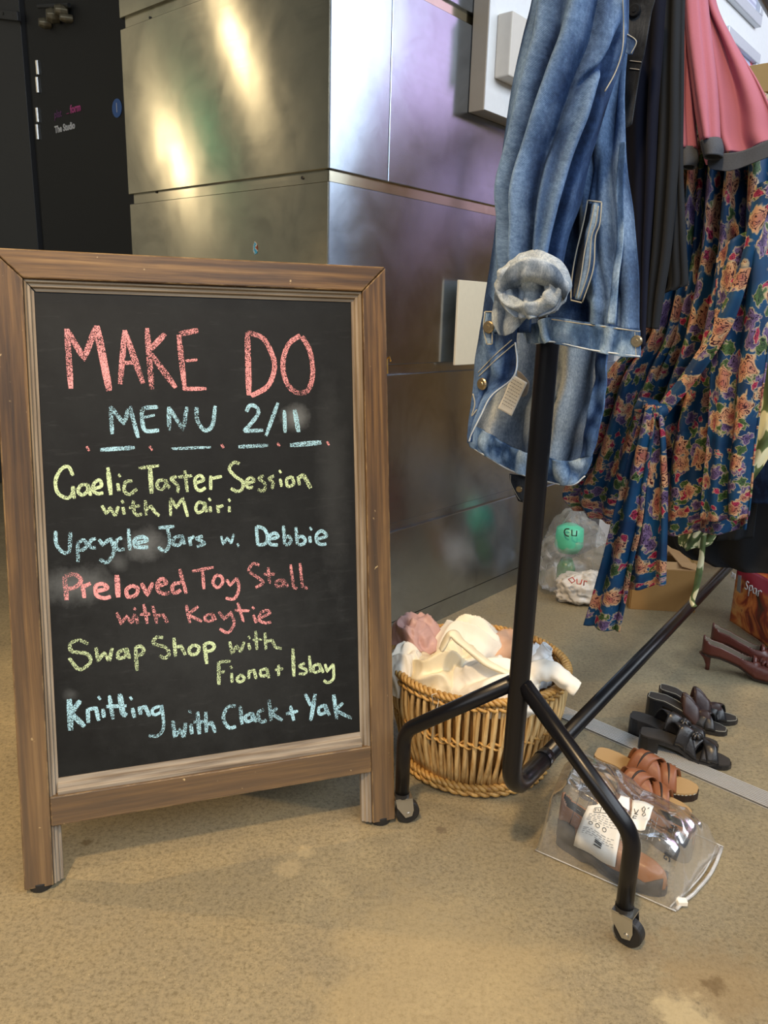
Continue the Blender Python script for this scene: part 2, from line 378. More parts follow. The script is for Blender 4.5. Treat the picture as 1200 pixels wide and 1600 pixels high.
class MB:
    def __init__(s): s.v = []; s.f = []; s.mi = []
    def add(s, vs, fs, mi=0):
        n = len(s.v); s.v += [tuple(map(float, x)) for x in vs]; s.f += [tuple(i+n for i in f) for f in fs]; s.mi += [mi]*len(fs)
    def box(s, lo, hi, mi=0):
        x0, y0, z0 = lo; x1, y1, z1 = hi
        s.add([(x0, y0, z0), (x1, y0, z0), (x1, y1, z0), (x0, y1, z0), (x0, y0, z1), (x1, y0, z1), (x1, y1, z1), (x0, y1, z1)],
              [(3, 2, 1, 0), (4, 5, 6, 7), (0, 1, 5, 4), (1, 2, 6, 5), (2, 3, 7, 6), (3, 0, 4, 7)], mi)
    def hexa(s, p, mi=0):      # 8 corners, bottom ring then top ring
        s.add(p, [(3, 2, 1, 0), (4, 5, 6, 7), (0, 1, 5, 4), (1, 2, 6, 5), (2, 3, 7, 6), (3, 0, 4, 7)], mi)
    def tube(s, pts, r, n=12, cap=True, mi=0, closed=False):
        pts = [np.asarray(p, float) for p in pts]; m = len(pts)
        rs = r if hasattr(r, '__len__') else [r]*m
        t0 = pts[1]-pts[0]; t0 = t0/np.linalg.norm(t0)
        a = np.array([0, 0, 1.]) if abs(t0[2]) < .9 else np.array([1., 0, 0])
        nrm = np.cross(t0, a); nrm /= np.linalg.norm(nrm); vs = []; prev = t0
        for i in range(m):
            if closed: t = pts[(i+1) % m]-pts[i-1]
            else: t = pts[min(i+1, m-1)]-pts[max(i-1, 0)]
            t = t/(np.linalg.norm(t)+1e-12)
            nrm = nrm - t*nrm.dot(t); nrm /= np.linalg.norm(nrm); bn = np.cross(t, nrm)
            for k in range(n):
                w = 2*math.pi*k/n; vs.append(pts[i]+rs[i]*(math.cos(w)*nrm+math.sin(w)*bn))
        fs = []
        for i in range(m if closed else m-1):
            j = (i+1) % m
            for k in range(n): fs.append((i*n+k, i*n+(k+1) % n, j*n+(k+1) % n, j*n+k))
        if cap and not closed: fs += [tuple(range(n))[::-1], tuple((m-1)*n+k for k in range(n))]
        s.add(vs, fs, mi)
    def build(s, name, m, parent=None, smooth=False, bevel=0, seg=2, autosmooth=False):
        o = mesh_obj(name, s.v, s.f, m, parent, smooth=smooth)
        if isinstance(m, (list, tuple)): o.data.polygons.foreach_set('material_index', s.mi)
        if bevel:
            b = o.modifiers.new('b', 'BEVEL'); b.width = bevel; b.segments = seg; b.limit_method = 'ANGLE'; b.angle_limit = .6
        return o
def crom(P, n, closed=False):  # Catmull-Rom through points
    P = np.asarray(P, float); m = len(P)
    ts = np.linspace(0, m if closed else m-1, n, endpoint=not closed); out = []
    for t in ts:
        i = int(min(math.floor(t), (m if closed else m-1)-1)); f = t-i
        g = (lambda k: P[k % m]) if closed else (lambda k: P[k] if 0 <= k < m else (2*P[0]-P[1] if k < 0 else 2*P[m-1]-P[m-2]))
        a, b_, c, d = g(i-1), g(i), g(i+1), g(i+2)
        out.append(.5*((2*b_)+(-a+c)*f+(2*a-5*b_+4*c-d)*f*f+(-a+3*b_-3*c+d)*f**3))
    return np.array(out)
def text_obj(name, s, size, m, parent=None, M4=None, extr=.0003, bold=0):
    cu = bpy.data.curves.new(name, 'FONT'); cu.body = s; cu.size = size; cu.extrude = extr; cu.offset = bold; cu.resolution_u = 3
    t = bpy.data.objects.new(name+'_tmp', cu); col.objects.link(t)
    dg = bpy.context.evaluated_depsgraph_get(); me = bpy.data.meshes.new_from_object(t.evaluated_get(dg))
    bpy.data.objects.remove(t); me.materials.clear(); me.materials.append(m)
    o = bpy.data.objects.new(name, me); col.objects.link(o); o.parent = parent
    if M4 is not None: o.matrix_local = M4
    return o
def frame4(org, x, y, z):
    return Matrix([[float(x[i]), float(y[i]), float(z[i]), float(org[i])] for i in range(3)] + [[0, 0, 0, 1]])
def solid(o, t, offset=0):
    s = o.modifiers.new('s', 'SOLIDIFY'); s.thickness = t; s.offset = offset; return o

# ---------------------------------------------------------------- room shell
mb = MB(); mb.add([W(-8, -7), W(-8, 5), W(9, 5), W(9, -7)], [(0, 1, 2, 3)])
fl = struct(mb.build('floor', M_FLOOR))
if fl.data.polygons[0].normal.z < 0: fl.data.flip_normals()
mb = MB(); mb.hexa([W(-6, -5, 4.9), W(-6, 4.2, 4.9), W(7.2, 4.2, 4.9), W(7.2, -5, 4.9), W(-6, -5, 5), W(-6, 4.2, 5), W(7.2, 4.2, 5), W(7.2, -5, 5)])
struct(mb.build('ceiling', M_CEIL))
def slab(mb, a0, a1, b0, b1, z0, z1, mi=0):
    mb.hexa([W(a0, b0, z0), W(a1, b0, z0), W(a1, b1, z0), W(a0, b1, z0), W(a0, b0, z1), W(a1, b0, z1), W(a1, b1, z1), W(a0, b1, z1)], mi)
# window wall opposite the steel wall: solid below and beside a long high window
mb = MB(); R2 = ROOM_E2
slab(mb, -6, 7.2, R2, R2+.2, 0, 2.2); slab(mb, -6, 7.2, R2, R2+.2, 4.4, 4.9)
slab(mb, -6, -4.4, R2, R2+.2, 2.2, 4.4); slab(mb, 4.05, 7.2, R2, R2+.2, 2.2, 4.4)
struct(mb.build('wall_front', M_WALLG))
mb = MB(); slab(mb, -4.4, 4.05, R2, R2+.08, 2.2, 2.26); slab(mb, -4.4, 4.05, R2, R2+.08, 4.34, 4.4)
for a in np.linspace(-4.4, 3.99, 6): slab(mb, a, a+.06, R2, R2+.08, 2.26, 4.34)
struct(mb.build('window_1', M_DARKGREY))
mb = MB(); slab(mb, 4.10, 6.9, R2-.03, R2-.005, 2.35, 4.5); struct(mb.build('pink_banner', M_BANNER))  # unseen pink banner on the solid wall, with an added glow
mb = MB(); slab(mb, -6.2, -6, -5, R2+.2, 0, 4.9); struct(mb.build('wall_rear', M_WALLD))
mb = MB(); slab(mb, 7.2, 7.4, -.2, R2+.2, 0, 4.9); struct(mb.build('wall_end', M_WALLW))
mb = MB(); slab(mb, -6, -.3, -5.2, -5, 0, 4.9); struct(mb.build('wall_left', M_WALLT))
mb = MB(); slab(mb, -4.35, -4.0, -4.99, -4.95, 2.45, 2.62); struct(mb.build('exit_sign', M_GREENLIT))  # lit green exit sign, out of view, mirrored in the steel
mb = MB(); slab(mb, .95, 7.2, -.2, 0.0, 0, 4.9); struct(mb.build('wall_right', M_WALLW))

# ---------------------------------------------------------------- steel clad wall
CE = -.722                                        # rail position of the corner
rows = [(.066, .345), (.372, .791), (.818, 1.243), (1.270, 1.705), (1.733, 2.18), (2.20, 2.65), (2.67, 3.12), (3.14, 3.6)]
core = MB()
slab(core, CE+.022, .95, -.3, -.022, 0, 4.9); slab(core, CE+.022, -.3, -.80, -.3, 0, 4.9)
cw = struct(core.build('wall_center', plain('recess_steel', (.40, .39, .36), .35, 1)))
def panel(a0, a1, z0, z1, face):
    mb = MB(); g = .0015
    if face == 'R': slab(mb, a0+g, a1-g, -.02, 0, z0, z1)
    else: slab(mb, CE, CE+.02, a0+g, a1-g, z0, z1)
    o = mb.build('panel', M_METR if face == 'R' else M_METL, cw, bevel=.0015, seg=1); return o
for i, (z0, z1) in enumerate(rows):
    if i == 3: spl = [CE+.0, -.512, .95]
    elif i == 0: spl = [CE, .95]
    else: spl = [CE, .95] if i != 4 else [CE, -.30, .95]
    for a, b_ in zip(spl[:-1], spl[1:]): panel(a, b_, z0, z1, 'R')
    panel(-.830 if i >= 3 else -.826, -.0015, z0, z1, 'L')
mb = MB(); slab(mb, CE+.004, .95, -.02, -.004, 0, .062); slab(mb, CE+.004, CE+.02, -.82, -.02, 0, .062)
o = mb.build('baseboard_steel', M_METR, cw)
# groove strips (the dull channel seen inside each joint) with screws
for (z0, z1) in ((.345, .372), (.791, .818), (1.243, 1.270), (1.705, 1.733)):
    mb = MB(); slab(mb, CE+.009, .95, -.013, -.009, z0-.002, z1+.002); slab(mb, CE+.009, CE+.013, -.815, -.009, z0-.002, z1+.002)
    mb.build('joint_channel', M_METL if z0 > 1 else M_METR, cw)
for px, py in ((245, 300), (473, 278), (235, 28)):
    p = PL(px, py, W(CE+.009, 0), -E1); mb = MB(); mb.tube([p, p-E1*.003], .0035, 10); mb.build('screw', M_RUBBER, cw)
# torn sticker
mb = MB(); c0 = PL(399, 388, W(CE-.0005, 0), -E1)
ang = np.linspace(0, 2*math.pi, 15)[:-1]; random.seed(3)
vs = [c0 + E2*(-.0075*math.cos(a)*(1+.3*random.random())) + np.array([0, 0, .013*math.sin(a)*(1+.4*random.random())]) for a in ang]
vs += [v-E1*.0006 for v in vs]
mb.add(vs, [tuple(range(14, 28)), tuple(range(14))[::-1]] + [(i, (i+1) % 14, 14+(i+1) % 14, 14+i) for i in range(14)])
ms, nt, b = mat('torn_sticker'); L(nt, ramp(nt, noise(nt, coord(nt), 90, 2), [(.42, hexc('#3a8fb5')), (.5, hexc('#cfc9ba')), (.58, hexc('#7b3a20'))]), b.inputs['Base Color'])
mb.build('sticker_remnant', ms, cw)

# ---------------------------------------------------------------- door recess at the left
DA = -.30                                        # depth of the door plane
mb = MB(); slab(mb, DA+.05, DA+.2, -5, -.79, 0, 4.9); struct(mb.build('wall_back', M_BLACKPL))
def dpt(x, y, d=0.0): return PL(x, y, W(DA-d, 0), -E1)
def e2of(p): return float((np.asarray(p)-B0).dot(E2))
bl = e2of(dpt(54, 200)); br = -.79
d1 = MB(); slab(d1, DA, DA+.045, bl, br, .01, 2.35)
door = struct(d1.build('door_1', M_BLACKPL, bevel=.002))
door['label'] = 'black door with small pink and white lettering'
bl2 = e2of(dpt(48, 200)); j = MB(); slab(j, DA+.012, DA+.05, bl2-.0, bl, 0, 2.4)
struct(j.build('trim_3', M_BLACKPL))
d2 = MB(); slab(d2, DA-.005, DA+.04, bl2-1.1, bl2-.012, .01, 2.35)
door2 = struct(d2.build('door_2', M_DARKGREY, bevel=.002))
for ya, yb in ((95, 117), (121, 145), (169, 191), (195, 218)):
    p = dpt(58, ya, .004); q = dpt(60, yb, .004); mb = MB(); mb.tube([p, q], .0085, 10); mb.build('hinge', M_ZINC, door, smooth=False)
TX = E2; 
def wtext(name, s, px, py, size, m, parent, bold=0):
    p = dpt(px, py, .001); return text_obj(name, s, size, m, parent, frame4(p, E2, np.array([0, 0, 1.]), -E1), .0004, bold)
wtext('lettering', 'plat', 85, 185, .042, M_PURPLE, door, .0005)
wtext('lettering', 'form', 110, 177, .042, M_PINKINK, door, .0012)
mb = MB(); pa = dpt(104, 178, .002); 
mb.tube([pa, pa+E2*.02], .0012, 6); mb.build('lettering', M_PINKINK, door)
wtext('lettering', 'The Studio', 86, 208, .037, M_TXTWHITE, door, .0011)
c = dpt(183, 169, .001); mb = MB(); n = 40
vs = [c+E2*(.033*math.cos(2*math.pi*k/n))+np.array([0, 0, .033*math.sin(2*math.pi*k/n)]) for k in range(n)]; vs += [v-E1*.0012 for v in vs]
mb.add(vs, [tuple(range(n)), tuple(range(n, 2*n))[::-1]]+[(i, (i+1) % n, n+(i+1) % n, n+i) for i in range(n)])
mb.build('door_sign', M_SIGNBLUE, door)
mb = MB(); pa = c-E1*.0016; mb.tube([pa+np.array([0, 0, -.015]), pa+np.array([0, 0, .018])], .0016, 6); mb.build('sign_mark', M_TXTWHITE, door)
# bracket on the far left leaf and a beige catch above the door
pa = dpt(-10, 22, .01); pb = dpt(34, 27, .01); mb = MB()
up3 = np.array([0, 0, 1.])
mb.hexa([pa-up3*.018, pb-up3*.018, pb-up3*.018-E1*.02, pa-up3*.018-E1*.02, pa+up3*.018, pb+up3*.018, pb+up3*.018-E1*.02, pa+up3*.018-E1*.02])
br_ = mb.build('closer_arm_plate', M_DARKGREY, door2, bevel=.003)
pc = dpt(4, 21, .032); mb = MB(); mb.tube([pc, pc+E1*.004], .006, 12); mb.build('bolt_hole', M_RUBBER, door2)
root = empty('door_closer', 'small beige metal catch fixed high on the dark door at top left', 'door closer', loc=dpt(86, 28, .02))
mb = MB(); l0 = np.array(root.location)
for (x, y, r, d) in ((70, 36, .022, .02), (82, 24, .03, .03), (95, 16, .024, .03), (103, 28, .018, .02)):
    p = dpt(x, y, d)-l0; mb.tube([p-E1*.02-E2*.012, p-E2*.004, p+E1*.025+E2*.012], [r*.7, r, r*.8], 9)
mb.build('body', plain('beige_metal', hexc('#7d7560'), .4, .6), root, bevel=.003)
pa = dpt(60, 10, .02)-l0; pb = dpt(108, 8, .02)-l0; mb = MB(); mb.tube([pa, pb], .008, 8); mb.build('arm', M_DARKGREY, root)

# ---------------------------------------------------------------- floor strip
s0 = G(875, 1113); s1 = G(1200, 1252.5); sd = (s1-s0)/np.linalg.norm(s1-s0); sp = np.array([sd[1], -sd[0], 0])
a_ = s0-sd*.95; b_ = s1+sd*2.0; hw = .029
M_ALU = plain('aluminium_strip', (.60, .60, .58), .35, .3)
mb = MB()
mb.hexa([a_-sp*hw, b_-sp*hw, b_+sp*hw, a_+sp*hw, a_-sp*hw+up3*.003, b_-sp*hw+up3*.003, b_+sp*hw+up3*.003, a_+sp*hw+up3*.003])
for k in range(-4, 5):
    w0 = sp*(k*.0062-.0018); w1 = sp*(k*.0062+.0018)
    mb.hexa([a_+w0+up3*.003, b_+w0+up3*.003, b_+w1+up3*.003, a_+w1+up3*.003, a_+w0+up3*.0055, b_+w0+up3*.0055, b_+w1+up3*.0055, a_+w1+up3*.0055])
struct(mb.build('trim_1', M_ALU))
mb = MB()
for k in range(-5, 5):
    w0 = sp*(k*.0062+.0019); w1 = sp*(k*.0062+.0043)
    mb.hexa([a_+w0+up3*.003, b_+w0+up3*.003, b_+w1+up3*.003, a_+w1+up3*.003, a_+w0+up3*.0034, b_+w0+up3*.0034, b_+w1+up3*.0034, a_+w1+up3*.0034])
struct(mb.build('trim_4', M_RUBBER))

# ---------------------------------------------------------------- things on the walls
def wp_(x, y, d): return PL(x, y, W(0, d), E2)      # a point d in front of the steel wall
def e1of(p): return float((np.asarray(p)-B0).dot(E1))
root = empty('wall_panel', 'white square panel with beige edge hung high on the steel wall', 'wall panel', loc=W(.3, 0, 1.5))
l0 = np.array(root.location)
def wslab(mb, a0, a1, b0, b1, z0, z1):
    mb.hexa([x-l0 for x in (W(a0, b0, z0), W(a1, b0, z0), W(a1, b1, z0), W(a0, b1, z0), W(a0, b0, z1), W(a1, b0, z1), W(a1, b1, z1), W(a0, b1, z1))])
fr = wp_(755, 172, .05); a0, z0 = e1of(fr), float(fr[2])
mb = MB(); wslab(mb, a0, a0+.55, .001, .05, z0, 2.25); mb.build('edge_frame', M_EDGE, root, bevel=.002)
mb = MB(); wslab(mb, a0+.002, a0+.548, .05, .053, z0+.002, 2.248); mb.build('face', M_WHITEP, root)
q = wp_(795, 118, .10); q2 = wp_(797, 20, .10); root2 = empty('junction_box', 'small pale grey square box mounted on the white wall panel', 'box', loc=W(.2, 0, 1.6))
l0 = np.array(root2.location); mb = MB(); wslab(mb, e1of(q), e1of(q)+.30, .0535, .10, float(q[2]), float(q2[2])+.01)
mb.build('box_body', M_GREYBOX, root2, bevel=.004)
q = wp_(711, 571, .03); q2 = wp_(717, 437, .03); root = empty('display_board', 'plain cream board standing out from the steel wall beside the denim jacket', 'board', loc=W(0, 0, .8))
l0 = np.array(root.location); mb = MB(); wslab(mb, e1of(q), e1of(q)+.36, .022, .03, float(q[2]), float(q2[2])); mb.build('board_face', M_CREAMP, root, bevel=.002)

M_SILVER = plain('silver_frame', (.62, .66, .72), .35, .3)
M_PRINT1, nt, b = mat('print_lines'); uvn = coord(nt)
w = nt.nodes.new('ShaderNodeTexWave'); w.bands_direction = 'Z'; w.inputs['Scale'].default_value = 14; w.inputs['Distortion'].default_value = 0; L(nt, uvn, w.inputs['Vector'])
L(nt, ramp(nt, w.outputs['Fac'], [(.3, hexc('#cfd2e4')), (.7, hexc('#a9acc6'))]), b.inputs['Base Color'])
M_PRINT2, nt, b = mat('print_pink'); 
L(nt, ramp(nt, noise(nt, coord(nt), 7, 1), [(.5, hexc('#b9bfe0')), (.56, hexc('#d8606f'))], 'CONSTANT'), b.inputs['Base Color'])
def picture(x0, y0, x1, y1, h, edge, lab, pm):       # left and right ends of its bottom or top edge, height in metres
    global l0
    a = PL(x0, y0, W(0, .02), E2); c_ = PL(x1, y1, W(0, .02), E2); z = float(a[2]+c_[2])/2
    if edge == 'top': z -= h
    A0, A1 = e1of(a), e1of(c_)
    r = empty('picture_frame', lab, 'picture', 'pictures on the far white wall', loc=W(A0, .001, z))
    l0 = np.array(r.location); t = .045
    mb = MB(); wslab(mb, A0, A1, .0, .03, z, z+t); wslab(mb, A0, A1, 0, .03, z+h-t, z+h); wslab(mb, A0, A0+t, 0, .03, z+t, z+h-t); wslab(mb, A1-t, A1, 0, .03, z+t, z+h-t)
    fr_ = mb.build('frame', M_SILVER, r, bevel=.004)
    mb = MB(); wslab(mb, A0+t, A1-t, .0, .008, z+t, z+h-t); mb.build('print', pm, fr_)
picture(1134, -4, 1187, 39, .6, 'bottom', 'silver-framed print of grey lines, uppermost on the far white wall', M_PRINT1)
picture(1136, 47, 1187, 80, .24, 'top', 'silver-framed print with a red patch, just above the pale wooden shelf', M_PRINT2)
# shelf unit, seen only at its corner
root = empty('shelf_unit', 'pale wooden shelf unit showing its top corner behind the pink jacket', 'shelf', loc=W(2.2, .9, 0))
l0 = np.array(root.location); tp = PL(1163, 104, W(0, .36), E2); A = e1of(tp); Z = float(tp[2])
for nm, bx in (('top', (A, A+.5, .36, 1.5, Z-.09, Z)), ('side', (A+.02, A+.48, .38, .41, 0, Z-.09)), ('side', (A+.02, A+.48, 1.45, 1.48, 0, Z-.09)), ('shelf', (A+.02, A+.48, .41, 1.45, Z-.42, Z-.395)), ('shelf', (A+.02, A+.48, .41, 1.45, .3, .325)), ('back_board', (A+.44, A+.46, .41, 1.45, .325, Z-.42))):
    mb = MB(); wslab(mb, *bx); mb.build(nm, M_OAK, root, bevel=.002)

# ---------------------------------------------------------------- chalkboard A-board
FT = .010
BL_ = G(38, 1392, FT); BR_ = G(617, 1280, FT); bu = (BR_-BL_)/np.linalg.norm(BR_-BL_); nh = np.array([bu[1], -bu[0], 0]); la = math.radians(10.5)
bv = np.array([0, 0, 1.])*math.cos(la)-nh*math.sin(la); bn = np.cross(bu, bv)
BW = .651; BHt = 1.040; SH = .0145/1.04
board = empty('chalkboard_sign', 'wooden framed chalkboard sign with a hand-lettered chalk menu, standing on the floor', 'sign', M4=frame4(BL_, bu, -bn, bv))
def shear(vs): return [(v[0]+SH*v[2], v[1], v[2]) for v in vs]
def bp(nm, mb, m, bevel=.002, parent=board, seg=2):
    mb.v = shear(mb.v); return mb.build(nm, m, parent, bevel=bevel, seg=seg)
def buv(x, y, off=0.0):          # photo point to board coordinates at a depth behind the front face
    p = PL(x, y, BL_-bn*off, bn)-BL_; return float(p.dot(bu)), float(p.dot(bv))
SW = .045; TH = .034
# front frame: two stiles mitred with the top rail, bottom rail between
def prism(mb, pts, y0, y1):
    n = len(pts); mb.add([(x, y0, z) for x, z in pts]+[(x, y1, z) for x, z in pts],
        [tuple(range(n)), tuple(range(n, 2*n))[::-1]]+[(i, n+i, n+(i+1) % n, (i+1) % n) for i in range(n)])
g = .0005
mb = MB(); prism(mb, [(0, 0), (SW, 0), (SW, BHt-SW-g), (0, BHt-g*2)], 0, TH); bp('stile', mb, M_WOODZ)
mb = MB(); prism(mb, [(BW-SW, 0), (BW, 0), (BW, BHt-g*2), (BW-SW, BHt-SW-g)], 0, TH); bp('stile', mb, M_WOODZ)
mb = MB(); prism(mb, [(g, BHt), (SW+g, BHt-SW), (BW-SW-g, BHt-SW), (BW-g, BHt)], 0, TH); bp('top_rail', mb, M_WOODX)
mb = MB(); prism(mb, [(SW+g, .100), (BW-SW-g, .100), (BW-SW-g, .150), (SW+g, .150)], 0.001, TH); bp('bottom_rail', mb, M_WOODX)
# stepped moulding: two steps going back to the board
MW = .0165
def mould(pts4, m, nm='moulding'):
    # pts4: outer a,b and inner a,b ; steps in depth
    (a, b_, c_, d) = pts4; mb = MB(); a, b_, c_, d = map(np.array, (a, b_, c_, d))
    prof = [(0, .006), (.22, .005), (.36, .010), (.62, .0105), (.74, .016), (1, .0165), (1, .026), (0, .026)]
    va = [(a+(d-a)*t) for t, _ in prof]; vb = [(b_+(c_-b_)*t) for t, _ in prof]; n = len(prof)
    vs = [(va[i][0], prof[i][1], va[i][1]) for i in range(n)]+[(vb[i][0], prof[i][1], vb[i][1]) for i in range(n)]
    mb.add(vs, [(i, (i+1) % n, n+(i+1) % n, n+i) for i in range(n)]+[tuple(range(n))[::-1], tuple(range(n, 2*n))])
    bp(nm, mb, m, 0)
xi0, xi1, zi0, zi1 = SW+.0004, BW-SW-.0004, .150, BHt-SW-.0004
mould(((xi0, .0), (xi0, zi1), (xi0+MW-.003, zi1-MW), (xi0+MW-.003, .0)), M_MOULDZ)
mould(((xi1, .0), (xi1, zi1), (xi1-MW, zi1-MW), (xi1-MW, .0)), M_MOULDZ)
mould(((xi0, zi1), (xi1, zi1), (xi1-MW, zi1-MW), (xi0+MW, zi1-MW)), M_MOULDX)
mould(((xi0+MW-.004, zi0), (xi1-MW, zi0), (xi1-MW, zi0+.025), (xi0+MW-.004, zi0+.025)), M_MOULDX)
D0 = .0185
SMUDGE = []
for (x, y, rx, ry, a) in ((462, 652, 26, 24, .32), (228, 852, 38, 30, .26), (120, 915, 75, 34, .22), (185, 880, 18, 20, .12), (520, 760, 30, 200, .05), (330, 1000, 230, 220, .04), (110, 1085, 14, 10, .10)):
    u0, v0 = buv(x, y, D0); u1, _ = buv(x+rx, y, D0); _, v1 = buv(x, y-ry, D0); SMUDGE.append((u0, v0, abs(u1-u0), abs(v1-v0), a))
M_BOARD = m_board()
mb = MB(); mb.box((SW-.002, D0, .155), (BW-SW+.004, D0+.006, BHt-SW+.003)); slate = bp('chalkboard_panel', mb, M_BOARD, 0)

CR = {'A': (60, 480), 'B': (320, 480), 'C': (60, 700), 'D': (300, 700), 'E': (60, 930), 'F': (300, 930)}
class Multi(list):
    def __setitem__(self, k, v):
        if k == 'label':
            return
        list.__setitem__(self, k, v)
def chalk(nm, m, items):
    """items: (crop, width, strokes) ; strokes follow the handwriting, one mesh per word"""
    strips = []; k = 0
    for cr, wd, strokes in items:
        ox, oy = CR[cr]
        for st in strokes:
            w_ = wd
            if isinstance(st, tuple) and isinstance(st[0], (int, float)) and len(st) == 2 and isinstance(st[1], list): w_, st = st
            P = [buv(ox+x/4.286, oy+y/4.286, D0) for x, y in st]; P = np.array(P)
            if len(P) == 1: P = np.array([P[0]-[.0018, .001], P[0]+[.0018, .001]]); w_ = w_*1.15
            if len(P) >= 5: P = crom(P, len(P)*6)
            else:
                Q = []
                for a, c_ in zip(P[:-1], P[1:]): Q += [a+(c_-a)*t for t in np.linspace(0, 1, 6)[:-1]]
                P = np.array(Q+[P[-1]])
            T = np.gradient(P, axis=0); T /= (np.linalg.norm(T, axis=1)[:, None]+1e-9); N = np.stack([-T[:, 1], T[:, 0]], 1)
            n = len(P); hwid = .5*w_*.00109; y_ = D0-.0004-.00002*(k % 9); k += 1
            vs = []
            for i in range(n):
                f = (.72 if i in (0, n-1) else 1)*(1+.16*mnoise.noise((i*.9, k*1.7, 0)))*hwid
                vs += [(P[i, 0]+N[i, 0]*f, y_, P[i, 1]+N[i, 1]*f), (P[i, 0]-N[i, 0]*f, y_, P[i, 1]-N[i, 1]*f)]
            strips.append((P[:, 0].min(), P[:, 0].max(), vs, [(2*i, 2*i+1, 2*i+3, 2*i+2) for i in range(n-1)]))
    strips.sort(key=lambda q: q[0]); out = Multi(); mb = None; xm = None
    for a, b_, vs, fs in strips:
        if mb is None or a-xm > CGAP:
            if mb: out.append(mb.build(nm, m, slate))
            mb = MB(); xm = b_
        mb.add(vs, fs); xm = max(xm, b_)
    out.append(mb.build(nm, m, slate)); return out
CGAP = .0165
chalk('chalk_lettering', M_PINKCH, [('A', 8.5, [[(190, 145), (218, 545)], [(190, 150), (305, 345), (390, 125)], (11, [(390, 125), (475, 560)]), [(578, 155), (548, 515)], [(578, 155), (700, 510)], (6, [(565, 375), (640, 370)]),
    [(727, 140), (760, 550)], [(848, 178), (740, 295), (920, 540)], [(940, 185), (980, 550)], [(945, 180), (1070, 155)], (4.5, [(985, 360), (1065, 352)]), (6, [(965, 548), (1125, 545)])]),
    ('B', 8, [(9.5, [(285, 170), (295, 590)]), [(280, 168), (390, 210), (455, 330), (465, 420), (420, 530), (310, 595)], [(640, 188), (560, 250), (522, 380), (550, 510), (620, 572), (690, 555), (722, 450), (705, 300), (650, 195)]])])
chalk('chalk_lettering', M_BLUECH, [('A', 6.2, [[(483, 665), (495, 850)], [(483, 665), (572, 780), (612, 665), (668, 875)], [(800, 668), (705, 680), (695, 740), (715, 825), (808, 825)], (4, [(700, 740), (780, 722)]),
    [(872, 668), (876, 825)], [(872, 670), (970, 820), (995, 668)], [(1058, 670), (1065, 760), (1115, 825), (1165, 790), (1185, 660)], [(415, 955), (645, 940)], (4.5, [(890, 948), (1155, 938)])]),
    ('B', 6.2, [[(278, 700), (300, 660), (340, 665), (358, 710), (300, 790), (260, 830), (390, 824)][:6], [(260, 830), (390, 824)], [(490, 640), (408, 865)], [(532, 690), (538, 840)], (8, [(600, 685), (628, 838)]), (6, [(225, 935), (425, 925)]), (8, [(570, 925), (780, 905)])])])
chalk('chalk_dots', M_PINKCH, [('A', 7, [[(332, 947)], [(753, 945)]]), ('B', 6.5, [[(118, 930)], [(493, 920)], [(825, 912)]])])
chalk('chalk_lettering', M_GREENCH, [('C', 5.2, [[(232, 185), (200, 125), (150, 145), (115, 220), (130, 300), (190, 335), (225, 310), (232, 255)], [(232, 255), (240, 340)], [(330, 245), (285, 250), (265, 290), (295, 315), (330, 285), (330, 245), (350, 320)],
    [(365, 275), (420, 255), (410, 215), (375, 235), (365, 280), (395, 305), (435, 300)], (6.5, [(465, 130), (485, 315)]), [(530, 235), (540, 290)], [(543, 185)], [(630, 220), (585, 230), (575, 285), (610, 310), (660, 275)],
    [(672, 135), (810, 118)], (7, [(748, 135), (758, 305)]), [(850, 215), (805, 220), (795, 260), (830, 275), (855, 240), (850, 215), (880, 272)], [(925, 190), (890, 205), (912, 230), (935, 260), (930, 300)], [(980, 150), (998, 295)], [(935, 195), (1030, 185)],
    [(1050, 235), (1105, 215), (1085, 185), (1050, 205), (1055, 265), (1085, 285), (1120, 265)]]),
    ('D', 5.2, [[(125, 185), (125, 280)], [(125, 205), (200, 190)], [(320, 105), (280, 98), (250, 140), (290, 190), (338, 225), (335, 275), (300, 290), (260, 270)], [(365, 240), (415, 220), (395, 198), (362, 225), (375, 265), (410, 262)],
    [(480, 185), (450, 205), (488, 240), (480, 285), (440, 280)], [(550, 185), (515, 205), (545, 235), (535, 275)], [(590, 205), (600, 260)], [(590, 158)], [(670, 190), (635, 210), (640, 255), (680, 240), (670, 190)], [(708, 190), (720, 250)], (7, [(715, 200), (745, 180), (765, 215), (795, 270)])])])
chalk('chalk_lettering', M_GREENCH, [('C', 5, [[(425, 385), (455, 440), (480, 400), (515, 455)], [(515, 455), (535, 390)], [(565, 395), (575, 445)], [(563, 360)], [(635, 350), (638, 400), (643, 432), (665, 450), (695, 440)], [(605, 400), (680, 385)], [(715, 350), (722, 450)], [(722, 410), (755, 390), (780, 430), (810, 455)],
    [(885, 335), (885, 455)], [(885, 335), (925, 400), (965, 335), (1000, 460)]]),
    ('D', 5, [[(85, 370), (45, 365), (25, 400), (40, 432), (75, 415), (85, 370), (98, 430)], [(120, 390), (125, 430)], [(118, 345)], [(170, 380), (178, 435)], [(175, 395), (210, 385)], [(250, 390), (250, 430)], [(250, 350)]])])
